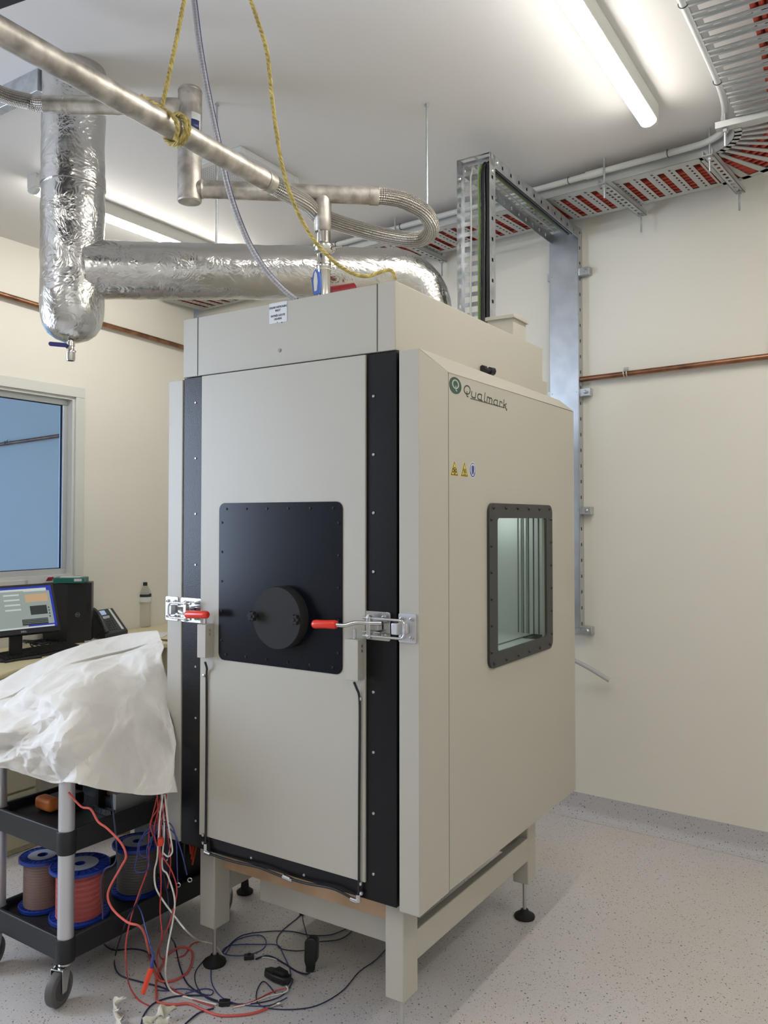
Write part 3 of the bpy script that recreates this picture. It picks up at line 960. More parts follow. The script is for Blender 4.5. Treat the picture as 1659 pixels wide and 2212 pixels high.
# toggle latches
def latch(kp, bp, z0, grip0, grip1, zr, label, rods, hookx):
    """kp, bp: (u_left, u_right) pixel spans of keeper and base plate; z0: middle row; grips pixel ends"""
    T_ = thing_part('toggle_latch', C, label)
    return T_


def thing_part(name, parent, label=None):
    o = bpy.data.objects.new(name, None); COL.objects.link(o); o.parent = parent; o.empty_display_size = .03
    if label: o['label'] = label
    return o


def plate(parent, s0, s1, zc, h, t, th=0.004, mt=None, name='base_plate'):
    c_ = ch((s0 + s1) / 2, t, zc)
    return MB().prism(rrect(c_, A, Z, abs(s1 - s0), h, 0.006, 3), -B * th).build(name, mt or M['chrome'], parent, bevel=0.001)


def bolts(parent, s0, s1, zc, h, t, which=((0, 0), (0, 1), (1, 0), (1, 1))):
    for i, j in which:
        s_ = (s0 + (s1 - s0) * (.22 if i == 0 else .78)); z_ = zc + (h / 2 - .016) * (1 if j else -1)
        MB().lathe([(.0058, 0), (.0058, .006), (.0035, .0065), (.003, .004)], ch(s_, t, z_), -B, 14).build('bolt', M['screw'], parent)


def build_latch(L_, keeper, base, zc, dirn, grip, handle_pts, loop_s0, loop_s1):
    # keeper = (s0, s1) plate with the hook, base = (s0, s1) plate with the lever; dirn = +1 when the lever points to +A
    plate(L_, keeper[0], keeper[1], zc, .086, -.100, name='keeper_plate', mt=M['alu_post'])
    bolts(L_, keeper[0], keeper[1], zc, .086, -.104)
    ks = keeper[1] if dirn > 0 else keeper[0]
    hk = MB()
    for (a0, a1, t0_, t1_, h_) in ((-.038, -.010, -.122, -.104, .030), (-.018, .004, -.139, -.117, .034)):
        x0, x1 = ks + dirn * a0, ks + dirn * a1
        hk.cb(min(x0, x1), max(x0, x1), t0_, t1_, zc - h_ / 2, zc + h_ / 2)
    hk.build('hook', M['alu_post'], L_, bevel=0.003)
    plate(L_, base[0], base[1], zc, .086, -.100, .006)
    bolts(L_, base[0], base[1], zc, .086, -.106)
    # bracket cheeks
    bm = (base[0] + base[1]) / 2
    ck = MB()
    for z_ in (-.017, .013):
        ck.cb(bm - .030, bm + .034, -.136, -.106, zc + z_, zc + z_ + .004)
    ck.cb(bm - .022, bm + .010, -.132, -.110, zc - .010, zc + .010)
    ck.build('pivot_bracket', M['chrome'], L_, bevel=0.001)
    # U bolt
    r_ = .0042; z1, z2 = zc + .0265, zc - .0265
    e = loop_s1
    path = [ch(loop_s0, -.138, z1)]
    path += [ch(e + dirn * .016, -.138, z1)]
    for k in range(1, 6):
        a_ = radians(90 * k / 5)
        path.append(ch(e + dirn * (.016 - .016 * sin(a_)), -.138, z1 - .014 + .014 * cos(a_)))
    for k in range(0, 6):
        a_ = radians(90 * k / 5)
        path.append(ch(e + dirn * (.016 - .016 * cos(a_)), -.138, z2 + .014 - .014 * sin(a_)))
    path.append(ch(loop_s0, -.138, z2))
    MB().tube(path, r_, 10).build('u_bolt', M['chrome'], L_)
    for z_ in (z1, z2):
        nt = MB(); nt.lathe([(.0078, 0), (.0078, .008)], ch(loop_s0 - dirn * .022, -.138, z_), A * dirn, 6)
        nt.lathe([(.010, .010), (.010, .017)], ch(loop_s0 - dirn * .035, -.138, z_), A * dirn, 6)
        nt.build('nut', M['chrome'], L_)
    # lever
    MB().tube(spline(handle_pts, 6), .0068, 10).build('lever_arm', M['chrome'], L_)
    tr = MB(); tr.cb(min(loop_s0 - dirn * .03, loop_s0 - dirn * .016), max(loop_s0 - dirn * .03, loop_s0 - dirn * .016), -.146, -.130, z2 - .006, z1 + .006)
    tr.build('trunnion', M['chrome'], L_, bevel=.002)
    g0_, g1_ = grip
    d = (g1_ - g0_); L = d.length
    pts = [(0.0, 0), (.008, .001), (.0125, .006), (.0135, .014), (.0125, L * .5), (.0135, L - .008), (.012, L - .001), (.006, L), (0, L)]
    MB().lathe(pts, g0_, d, 18).build('grip', M['red_grip'], L_, label='red vinyl grip')


zr = (sd(0, 0) * 0).z  # placeholder zero
def sfr(u, t): return (fr(u, 1330, t) - N0).dot(A)
R_ = thing_part('toggle_latch', C, 'zinc toggle latch with red grip at the right edge of the door')
build_latch(R_, (sfr(900, -.1), sfr(862, -.1)), (sfr(845, -.1), sfr(788, -.1)), 1.281, 1,
            (fr(675, 1348, -.165), fr(727, 1349, -.165)),
            [fr(722, 1349, -.165), fr(745, 1351, -.16), fr(768, 1345, -.15), fr(800, 1346, -.14), fr(826, 1346, -.135)], sfr(784, -.138), sfr(873, -.138))
L__ = thing_part('toggle_latch', C, 'zinc toggle latch with red grip at the left edge of the door')
build_latch(L__, (sfr(386, -.1), sfr(359, -.1)), (sfr(437, -.1), sfr(393, -.1)), 1.281, -1,
            (fr(450, 1328, -.165), fr(403, 1327, -.165)),
            [fr(408, 1327, -.16), fr(404, 1328, -.15), fr(397, 1325, -.14), fr(388, 1320, -.135)], sfr(412, -.138), sfr(364, -.138))

# door switch boxes and their cables
def switch_box(u0, u1, uc, z0, z1, cab, label):
    s0_, s1_b = sfr(u1, -.146), sfr(u0, -.146)
    b = MB(); b.cb(s0_, s1_b, -.146, -.108, z0, z1)
    o = b.build('switch_box', M['cream'], C, bevel=.0015, label=label)
    for z_ in (.02, .035): MB().lathe([(.004, 0), (.004, .002), (.002, .002)], ch(s0_, -.126, z1 - z_), -A, 10).build('screw', M['screw'], o)
    st = MB(); st.cyl(ch((s0_ + s1_b) / 2, -.128, z1), ch((s0_ + s1_b) / 2, -.128, z1 + .030), .005, 10); st.build('plunger', M['chrome'], o)
    MB().tube(spline(cab, 6), .0038, 10).build('switch_cable', M['black_cable'], C)


switch_box(745, 773, 772, 1.118, 1.240, [fr(765, 1474, -.128), fr(770, 1486, -.12), fr(776, 1506, -.113), fr(777, 1560, -.113), fr(776, 1700, -.113), fr(775, 1930, -.113)], 'cream switch box under the right latch')
switch_box(426, 444, 446, 1.128, 1.242, [fr(443, 1430, -.128), fr(447, 1445, -.12), fr(446, 1465, -.113), fr(446, 1600, -.113), fr(444, 1820, -.113)], 'cream switch box under the left latch')
MB().tube(spline([fr(446, 1842, -.116), fr(500, 1860, -.118), fr(560, 1874, -.118), fr(600, 1890, -.118), fr(622, 1897, -.118), fr(660, 1908, -.118), fr(720, 1920, -.118), fr(766, 1944, -.116)], 6), .004, 10).build('switch_cable', M['black_cable'], C)
cn = MB()
for p_, q_ in (((444, 1822), (444, 1836)), ((443, 1840), (455, 1845)), ((774, 1932), (774, 1948)), ((758, 1942), (774, 1948)), ((612, 1893), (632, 1902))):
    cn.cyl(fr(*p_, -.116), fr(*q_, -.116), .0075, 12)
cn.build('cable_connectors', M['chrome'], C)
for u, v in ((780, 1509), (442, 1459), (440, 1803), (780, 1908), (440, 1820), (782, 1929)): MB().lathe([(.0055, 0), (.0055, .006), (.003, .007)], fr(u, v, -.108), -B, 12).build('cable_clip', M['screw'], C)
# fill light added in the cavity to brighten the view through the side window
il = area('cavity_fill_light', ch(0.30, 0.60, 1.62), ch(0.2, 0.8, 1.15), 0.12, 0.12, 0.6, (0.94, 1.0, 0.93))

# blue fitting parts rise from the top housing: built with the nitrogen line below

# ================================================================== NITROGEN LINE AND DUCTS
# foil-lagged duct
FD = thing('foil_duct', 'large duct wrapped in crinkled silver foil, rising to the ceiling and bending into the chamber', 'duct')
DX, DY = at(156, 600, 3.05).x, 3.05
def crinkle(mb, amp, sc):
    for i, q in enumerate(mb.v):
        d_ = noise.noise_vector(q * sc) * amp + noise.noise_vector(q * sc * 3.3) * amp * .5
        mb.v[i] = q + d_
def long_lathe(path, r, n, step=.012):
    return MB().tube(resample(path, step), r, n, caps=True)
pts = [V((DX, DY, 2.30)), V((DX, DY, CEIL))]
b = MB(); prof = [(0.0, 2.262), (.03, 2.264), (.06, 2.276), (.085, 2.296), (.103, 2.325), (.112, 2.36)]
z_ = 2.372
while z_ < CEIL:
    prof.append((.1135 + .0012 * sin(z_ * 37), z_)); z_ += .012
prof.append((.1135, CEIL))
b.lathe(prof, V((DX, DY, 0)), Z, 80)
crinkle(b, .0035, 9)
b.build('vertical_lagging', M['foil'], FD)
h0 = at(180, 583, 3.05); h1 = at(838, 592, 3.50)
e0 = V((h1.x, h1.y, h1.z))
ud = (h1 - h0).normalized()
el = [h0 + (h1 - h0) * (k / 8) for k in range(9)]
bd = [h1, h1 + ud * .06 - Z * .006, h1 + ud * .12 - Z * .035, h1 + ud * .165 - Z * .085, h1 + ud * .185 - Z * .15, h1 + ud * .19 - Z * .24, h1 + ud * .19 - Z * .35]
b = MB().tube(resample(spline(el[:-1] + bd, 8), .012), .108, 72)
crinkle(b, .004, 9)
b.build('cross_lagging', M['foil'], FD)
for zz in (2.62, 2.66):
    pass
b = MB(); b.lathe([(.112, 0), (.1175, .002), (.1178, .045), (.112, .048)], V((DX, DY, 2.845)), Z, 64); crinkle(b, .0035, 9); b.build('tape_seam', M['foil'], FD)
# red rubber band where the foil ends over the box
b = MB(); qr = at(745, 632, 3.30); b.cyl(at(715, 634, 3.22), at(765, 626, 3.26), .028, 24)
b.build('inner_hose', M['label_red'], FD)

# drain valve
DV = thing('drain_valve', 'small steel ball valve with a blue lever under the foil duct', 'valve')
vx = V((DX + .005, DY - .02, 0))
b = MB(); b.lathe([(.009, 2.28), (.009, 2.262), (.015, 2.26), (.015, 2.245), (.011, 2.243), (.013, 2.232), (.013, 2.222), (.0165, 2.22), (.0165, 2.196), (.014, 2.19), (.011, 2.19), (.011, 2.2)], vx, Z, 6 * 4)
b.build('valve_body', M['polished'], DV)
b = MB(); b.cyl(vx + Z * 2.236, vx + Z * 2.236 - V((0, .028, 0)), .006); b.lathe([(.010, 0), (.010, .006)], vx + Z * 2.236 - V((0, .020, 0)), V((0, -1, 0)), 6)
b.cyl(vx + Z * 2.225, vx + V((.022, -.014, 2.222)), .004)
b.build('valve_stem', M['polished'], DV)
b = MB(); lv0 = vx + Z * 2.240 - V((0.0, .03, 0)); b.prism(rrect(lv0 + V((-.034, 0, .004)), V((.995, 0, -.09)), Z, .072, .016, .0078, 4), V((0, -.005, 0)))
b.build('lever', M['valve_blue'], DV, bevel=.0015)

# galvanised ceiling collar the duct rises beside
GC = MB(); c0 = onz(81, 147, CEIL); c0.z = CEIL - .085
GC.box(c0, A * .75, B * .04, Z * .085)
tag(GC.build('ceiling_collar', M['galv'], bevel=.002), 'galvanised sheet metal collar on the ceiling beside the top of the foil duct', 'duct collar')

# threaded rods
def rod(u, v, zlow, label, grp='threaded hanger rods'):
    p_ = onz(u, v, CEIL)
    t = thing('hanger_rod', label, 'hanger rod', grp)
    MB().cyl(V((p_.x, p_.y, zlow)), V((p_.x, p_.y, CEIL)), .0048, 10).build('rod', M['galv'], t)
    MB().lathe([(.010, 0), (.010, .006)], V((p_.x, p_.y, CEIL - .012)), Z, 6).build('nut', M['galv'], t)
    return p_


rod(469, 222, 2.66, 'thin steel rod from the ceiling down to the foil duct, left of the two')
rod(922, 224, 2.76, 'thin steel rod from the ceiling standing above the looped braided hose')

# upper transverse nitrogen manifold
NL = thing('nitrogen_manifold', 'welded stainless pipe manifold with an upright vessel and a branch into the chamber', 'pipework')
YV = 2.80
vz0, vz1 = at(412, 437, YV).z, at(408, 193, YV).z
vX = at(410, 300, YV).x
b = MB(); b.lathe([(0, vz0), (.038, vz0), (.0412, vz0 + .004), (.0412, vz1 - .006), (.037, vz1), (0, vz1)], V((vX, YV, 0)), Z, 40)
VS = b.build('separator_vessel', M['stainless'], NL)
b = MB(); b.lathe([(.042, 0), (.042, .003)], V((vX, YV, vz0 + .006)), Z, 40); b.lathe([(.042, 0), (.042, .003)], V((vX, YV, vz1 - .012)), Z, 40); b.build('weld_ring', M['stainless'], VS)
# label wrapped on vessel
def wraplabel(z0, z1, a0, a1, mt, name, r=.0418):
    mb = MB(); n_ = 10
    for k in range(n_ + 1):
        a_ = radians(a0 + (a1 - a0) * k / n_)
        for z_ in (z0, z1): mb.v.append(V((vX + r * cos(a_), YV + r * sin(a_), z_)))
    for k in range(n_): mb.face([2 * k, 2 * k + 2, 2 * k + 3, 2 * k + 1])
    o = mb.build(name, mt, VS); so = o.modifiers.new('thick', 'SOLIDIFY'); so.thickness = .0004; so.offset = 1
    return o
wraplabel(2.925, 2.995, -72, -18, M['label'], 'vessel_label')
wraplabel(2.935, 2.970, -71, -30, M['label_blue'], 'label_print', .0424)
p0 = V((vX + .02, YV, at(440, 408, YV).z)); p1 = at(800, 420, 2.85); p1.z = p0.z - .004
b = MB(); b.cyl(p0, p1, .0302, 28); pdn = (p1 - p0).normalized()
b.tube([p0 + pdn * .018, p0 + pdn * .024, p0 + pdn * .03], [.0302, .034, .0302], 28)
b.cyl(p1 - pdn * .002, p1 + pdn * .03, .0325, 28)
b.build('outlet_pipe', M['stainless'], NL)
q0 = V((vX - .02, YV, at(380, 232, YV).z)); q1 = at(143, 226, 2.77); qd = (q1 - q0).normalized()
b = MB(); b.cyl(q0, q1, .0305, 28); b.cyl(q1, q1 + qd * .012, .027, 24); b.cyl(q1 + qd * .01, q1 + qd * .075, .0285, 24); b.cyl(q1 + qd * .0, q1 - qd * .006, .032, 28)
b.build('inlet_pipe', M['stainless'], NL)
# tee branch going down
tx = p0 + (p1 - p0) * ((at(697, 410, 2.83).x - p0.x) / (p1.x - p0.x))
zt = lambda v: at(697, v, 2.83).z
b = MB(); b.lathe([(.0, zt(408)), (.012, zt(409)), (.022, zt(416)), (.028, zt(428)), (.0298, zt(440)), (.0298, zt(497)), (.027, zt(500)), (0.026, zt(500))][::-1], V((tx.x, tx.y, 0)), Z, 32)
b.build('tee_branch', M['stainless'], NL)
b = MB(); prof = [(0, 500), (.0235, 500), (.0235, 524), (.030, 526), (.036, 530), (.036, 541), (.030, 546), (.0235, 548), (.0235, 566), (.026, 568), (.026, 580), (.0235, 582), (.0235, 640), (0, 640)]
b.lathe([(r_, zt(v_)) for r_, v_ in prof][::-1], V((tx.x + .004, tx.y, 0)), Z, 32)
b.build('inlet_fitting', M['polished'], NL)
b = MB(); c_ = V((tx.x + .036, tx.y - .02, zt(540))); b.cyl(c_, c_ + V((.035, -.01, .006)), .0045, 10); b.lathe([(.008, 0), (.008, .012)], c_, V((1, -.3, .2)), 6)
b.build('clamp_screw', M['polished'], NL)
TG = MB(); g0_ = V((tx.x - .022, tx.y - .03, zt(585)))
poly = [(0, 0), (.012, -.012), (.018, -.045), (.012, -.085), (-.008, -.09), (-.014, -.045), (-.008, -.012)]
TG.prism([g0_ + V((a_, -.004 * 0, b_)) for a_, b_ in poly], V((.004, .008, 0)))
TG = TG.build('paper_tag', M['tag_blue'], NL, bevel=.001, label='blue and white tag hanging on the inlet fitting')
MB().prism([g0_ + V((a_ * .45 - .001, -.001, b_ * .8 - .008)) for a_, b_ in poly], V((0, -.0008, 0))).build('tag_print', M['label'], TG)
b = MB(); ring_ = [V((tx.x + .004 + .027 * cos(a_ * pi / 9), tx.y + .027 * sin(a_ * pi / 9), zt(583))) for a_ in range(18)]
b.tube(ring_, .0015, 6, closed=True); b.build('tag_tie', M['white_wire'], NL)

# near pipe crossing in front and its braided hose loop
zp = 2.652
a0_ = onz(-60, 33, zp); a1_ = onz(572, 389, zp)
NP = thing('nitrogen_supply_pipe', 'long stainless pipe from the top left corner ending in a looped braided steel hose', 'pipe')
b = MB(); b.cyl(a0_, a1_, .0302, 32); nd_ = (a1_ - a0_).normalized(); b.cyl(a1_ - nd_ * .004, a1_ + nd_ * .005, .0322, 32); b.cyl(a1_, a1_ + nd_ * .045, .029, 28)
b.build('rigid_pipe', M['stainless'], NP)
hp = [a1_ + nd_ * .04, a1_ + nd_ * .09] + [at(*q) for q in ((655, 436, 2.76), (684, 462, 2.86), (717, 477, 2.94), (770, 494, 3.02), (829, 509, 3.07), (880, 517, 3.09), (912, 515, 3.07), (928, 503, 3.03), (932, 484, 2.98), (917, 459, 2.93), (892, 442, 2.90), (862, 430, 2.88))] + [p1 + pdn * .05, p1 + pdn * .028]
b = MB().tube(resample(spline(hp, 8), .008), .0295, 28)
b.build('braided_hose', M['braid'], NP)
# hose at the upper left
hq = [q1 + qd * .07, q1 + qd * .10] + [at(*q) for q in ((62, 219, 2.76), (20, 209, 2.72), (-25, 190, 2.66), (-80, 150, 2.6))]
tag(MB().tube(resample(spline(hq, 8), .008), .026, 24).build('braided_hose', M['braid']), 'short braided steel hose leaving the picture at the upper left', 'hose')


# twisted ropes
def rope(paths, label, r=.0058, pitch=.042):
    mb = MB()
    for path in paths:
        pts_ = resample(spline(path, 10), .0035); n_ = len(pts_)
        d0 = (pts_[1] - pts_[0]).normalized(); x_ = frame_of(d0)[0]; L = 0
        tr = [[], [], []]
        for i in range(n_):
            d_ = (pts_[min(i + 1, n_ - 1)] - pts_[max(i - 1, 0)]).normalized()
            x_ = (x_ - d_ * x_.dot(d_)).normalized(); y_ = d_.cross(x_)
            if i: L += (pts_[i] - pts_[i - 1]).length
            for k in range(3):
                a_ = -2 * pi * (L / pitch) + 2 * pi * k / 3
                tr[k].append(pts_[i] + (x_ * cos(a_) + y_ * sin(a_)) * r * .55)
        for k in range(3): mb.tube(tr[k], r * .56, 6)
    return tag(mb.build('yellow_rope', M['rope']), label, 'rope')


kc = onz(378, 279, zp); x_, y_, _ = frame_of(nd_)
def around(off, a0, a1, r=.040, n=14, drift=.0):
    return [kc + nd_ * (off + drift * k / n) + (x_ * cos(radians(a0 + (a1 - a0) * k / n)) + y_ * sin(radians(a0 + (a1 - a0) * k / n))) * r for k in range(n + 1)]
top_ = at(398, 0, 2.2); topc = top_ + (top_ - at(352, 232, 2.12)) * ((CEIL - top_.z) / (top_.z - at(352, 232, 2.12).z))
rope([[topc, top_, at(375, 115, 2.16), at(352, 222, 2.13), at(352, 234, 2.125)],
      [onz(305, 208, zp + .032), onz(330, 222, zp + .035), at(352, 236, 2.13), at(374, 252, 2.12), at(384, 278, 2.12), at(378, 303, 2.13)],
      around(.0, 0, 350), around(.014, 20, 372, .038)], 'yellow rope knotted round the near steel pipe and tied up to the ceiling')
e1 = at(541, 0, 2.28); e2 = at(560, 55, 2.28)
rope([[e1 + (e1 - e2) * .9, e1, e2, at(577, 115, 2.28), at(586, 200, 2.28), at(598, 290, 2.28), at(612, 370, 2.30), at(637, 445, 2.33), at(672, 510, 2.36), at(712, 556, 2.40),
       at(750, 585, 2.44), at(788, 597, 2.46), at(815, 590, 2.48), at(838, 583, 2.50), at(849, 588, 2.51), at(853, 603, 2.52)]], 'yellow rope hanging in a slack curve down to the corner of the chamber top')

# clear braided pvc hose
PH = thing('clear_hose', 'clear reinforced plastic hose with a blue stripe hanging down behind the chamber front', 'hose')
cp = [at(413, -40, 2.55), at(419, 0, 2.55), at(430, 90, 2.55), at(443, 170, 2.56), at(456, 235, 2.57), at(470, 300, 2.58), at(482, 360, 2.60), at(494, 410, 2.62), at(514, 470, 2.65), at(541, 532, 2.68), at(575, 585, 2.70), at(612, 625, 2.72), at(640, 648, 2.72)]
cps = resample(spline(cp, 10), .01)
MB().tube(cps, .0092, 16).build('hose_wall', M['pvc_braid'], PH)
MB().tube([q + V((.0088, -.003, .002)) for q in cps], .0016, 6).build('stripe', M['blue_wire'], PH)

# ================================================================== CABLE TRAYS
ZT = 3.20
def tray_holes(L, W, pitch, slot, y0, y1, ny=9):
    xs = [0.0]; kinds = []
    n_ = int(L / pitch)
    for i in range(n_):
        b_ = i * pitch
        for f_, k_ in ((.12, 's'), (slot, 'S'), (slot + .18, 's'), (slot + .30, 'h'), (1.0, 's')):
            xs.append(b_ + f_ * pitch); kinds.append(k_)
    xs.append(L); kinds.append('s')
    ys = [0, W * .06]; yk = ['s']
    w_ = W * .88 / (2 * ny + 1)
    for j in range(2 * ny + 1):
        ys.append(ys[-1] + w_); yk.append('h' if j % 2 else 's')
    ys.append(W); yk.append('s')
    def hole(i, j):
        if kinds[i] == 's': return False
        if kinds[i] == 'h': return yk[j] == 'h'
        return y0 <= ys[j] and ys[j + 1] <= y1 + 1e-6
    return xs, ys, hole


T = thing('cable_tray', 'perforated galvanised cable tray full of red cables running along the back wall', 'cable tray')
ctr_ = V((1.27, 3.432, 0)); TA = V((-.788, .616, 0)).normalized(); TN = V((.616, .788, 0)).normalized()
near_end = at(357, 660, 5.85); P0 = ctr_ + TN * .2; LT = 3.82
xs, ys, hole = tray_holes(LT, .37, .082, .5, .045, .335)
o_ = V((P0.x, P0.y, ZT))
b = MB().sheet(o_, TA, TN, xs, ys, hole, Z * .0015)
b.box(o_, TA * LT, TN * .0015, Z * .05); b.box(o_ + TN * .3685, TA * LT, TN * .0015, Z * .05)
b.build('tray_base', M['galv_matt'], T, smooth=False)
# 90 degree bend
b = MB(); a_s, a_e = atan2(TN.y, TN.x), atan2(-A.y, -A.x)
nb = 9
for k in range(nb):
    f0, f1 = k / nb + .01, k / nb + .055
    for (ff0, ff1) in ((f0, f1),):
        aa0, aa1 = a_s + (a_e - a_s) * ff0, a_s + (a_e - a_s) * ff1
        d0_, d1_ = V((cos(aa0), sin(aa0), 0)), V((cos(aa1), sin(aa1), 0)); cz = ctr_ + Z * ZT
        b.hexa([cz + d0_ * .2, cz + d0_ * .57, cz + d1_ * .57, cz + d1_ * .2] + [q + Z * .004 for q in (cz + d0_ * .2, cz + d0_ * .57, cz + d1_ * .57, cz + d1_ * .2)])
for r_ in (.2, .57):
    for k in range(12):
        aa0, aa1 = a_s + (a_e - a_s) * k / 12, a_s + (a_e - a_s) * (k + 1) / 12
        d0_, d1_ = V((cos(aa0), sin(aa0), 0)), V((cos(aa1), sin(aa1), 0)); cz = ctr_ + Z * ZT
        b.hexa([cz + d0_ * r_, cz + d1_ * r_, cz + d1_ * (r_ + .002), cz + d0_ * (r_ + .002)] + [q + Z * .05 for q in (cz + d0_ * r_, cz + d1_ * r_, cz + d1_ * (r_ + .002), cz + d0_ * (r_ + .002))])
        wd_ = .03 if r_ < .5 else -.03
        b.hexa([cz + d0_ * r_, cz + d1_ * r_, cz + d1_ * (r_ + wd_), cz + d0_ * (r_ + wd_)] + [q + Z * .002 for q in (cz + d0_ * r_, cz + d1_ * r_, cz + d1_ * (r_ + wd_), cz + d0_ * (r_ + wd_))])
b.build('bend_section', M['galv_matt'], T, smooth=False)
T2 = thing('cable_tray', 'perforated galvanised cable tray overhead, running from the corner bend toward the camera', 'cable tray')
P1 = ctr_ - A * .23; LT2 = 3.0
xs, ys, hole = tray_holes(LT2, .4, .082, .52, .02, .38, 7)
o2 = V((P1.x, P1.y, ZT)) - B * LT2
b = MB().sheet(o2, B, -A, xs, ys, hole, Z * .0015)
k = 0.0
while k < LT2 - .05:
    b.box(o2 + B * (k + .046) - Z * .006, B * .004, -A * .4, Z * .006); b.box(o2 + B * (k + .079) - Z * .006, B * .004, -A * .4, Z * .006); k += .082
b.box(o2, B * LT2, -A * .0015, Z * .05); b.box(o2 - A * .3985, B * LT2, -A * .0015, Z * .05)
b.build('tray_base', M['galv_matt'], T2, smooth=False)
# red cables lying in the tray, through the bend
for k in range(12):
    r_ = .335 + .0185 * k + random.uniform(-.003, .003); zz = ZT + .013 + .018 * (k % 2); rb = .40 + .0125 * k
    pts = [ctr_ + TN * r_ + TA * (LT - .05) + Z * zz, ctr_ + TN * r_ + TA * 2.0 + Z * (zz + random.uniform(-.002, .006))]
    pts += [ctr_ + V((cos(a_s + (a_e - a_s) * j / 6), sin(a_s + (a_e - a_s) * j / 6), 0)) * r_ + Z * zz for j in range(6)]
    pts += [ctr_ - A * (r_ + rb) / 2 - B * .25 + Z * zz, ctr_ - A * rb - B * 1.0 + Z * zz, ctr_ - A * rb - B * (LT2 - .05) + Z * zz]
    tag(MB().tube(spline(pts, 4), .0092, 8).build('red_cable', M['red_cable']), 'dull red cable lying among the others in the overhead cable tray', 'cable', 'red cables in the overhead tray')

# grey conduit fixed along the tray's inner edge
cr = .0145; zc_ = ZT + .045
cpts = [ctr_ + TN * (.2 - .035) + TA * LT + Z * zc_, ctr_ + TN * .165 + TA * 1.2 + Z * zc_, ctr_ + TN * .165 + TA * .25 + Z * zc_]
arc_ = [ctr_ + V((cos(a_s + (a_e - a_s) * j / 8), sin(a_s + (a_e - a_s) * j / 8), 0)) * .165 + Z * zc_ for j in range(9)]
cend = [ctr_ - A * .205 - B * .3 + Z * zc_, ctr_ - A * .205 - B * 1.2 + Z * zc_, ctr_ - A * .205 - B * 2.9 + Z * zc_]
CD = thing('conduit', 'grey plastic conduit clipped along the near edge of the cable trays', 'conduit')
MB().tube(spline(cpts + arc_ + cend, 6), cr, 14).build('conduit_pipe', M['conduit'], CD)
MB().cyl(ctr_ + TN * .165 + TA * .42 + Z * zc_, ctr_ + TN * .165 + TA * .51 + Z * zc_, cr + .004, 16).build('coupling', M['conduit'], CD)
for k in (.12, .60, 1.1, 1.62, 2.1, 2.6, 3.1):
    q_ = ctr_ + TN * .165 + TA * k + Z * zc_
    MB().tube([q_ + (TN * cos(a_ * pi / 8) + Z * sin(a_ * pi / 8)) * (cr + .002) for a_ in range(16)], .0018, 6, closed=True).build('cable_tie', M['black_cable'], CD)
for k in (.35, .9, 1.5, 2.2):
    q_ = ctr_ - A * .205 - B * k + Z * zc_
    MB().tube([q_ + (A * cos(a_ * pi / 8) + Z * sin(a_ * pi / 8)) * (cr + .002) for a_ in range(16)], .0018, 6, closed=True).build('cable_tie', M['black_cable'], CD)

# strut brackets and rods under the tray
def bracket(k, label):
    g_ = thing('tray_hanger', label, 'bracket', 'hanger brackets under the wall tray')
    c_ = ctr_ + TN * .12 + TA * k + Z * (ZT - .03)
    xs_ = [0.0]; 
    while xs_[-1] < .5: xs_.append(xs_[-1] + .022); xs_.append(xs_[-1] + .022)
    Lb = xs_[-1]
    MB().sheet(c_, TN, TA, xs_, [0, .0135, .0275, .041], lambda i, j: i % 2 == 1 and j == 1, Z * .0022).box(c_, TN * Lb, TA * .0022, Z * .024).box(c_ + TA * .039, TN * Lb, TA * .0022, Z * .024).build('strut', M['galv_matt'], g_, smooth=False)
    for off, zl in ((.03, .09), (.50, .12)):
        q_ = c_ + TN * off + TA * .02
        MB().cyl(V((q_.x, q_.y, ZT - zl)), V((q_.x, q_.y, CEIL)), .0048, 10).build('rod', M['galv'], g_)
        MB().lathe([(.011, 0), (.011, .008)], V((q_.x, q_.y, ZT - .042)), Z, 6).lathe([(.016, .008), (.016, .010)], V((q_.x, q_.y, ZT - .042)), Z, 14).build('nut', M['galv'], g_)


bracket(-.085, 'slotted steel hanger with two rods under the tray, nearest the corner bend')
bracket(.395, 'slotted steel hanger with two rods under the middle of the right half of the tray')
bracket(1.63, 'slotted steel hanger beside the foil elbow under the tray')
g_ = thing('tray_hanger', 'plain steel channel hanger across the overhead tray at the corner bend', 'bracket', 'hanger brackets under the wall tray')
c_ = ctr_ - A * .15 - B * .12 + Z * (ZT - .03)
MB().box(c_, -A * .6, B * .041, Z * .026).build('strut', M['galv_matt'], g_, bevel=.001)
q_ = c_ - A * .035 + B * .02
MB().cyl(V((q_.x, q_.y, ZT - .10)), V((q_.x, q_.y, CEIL)), .005, 10).build('rod', M['galv'], g_)
MB().lathe([(.013, 0), (.013, .010)], V((q_.x, q_.y, ZT - .045)), Z, 6).build('nut', M['galv'], g_)

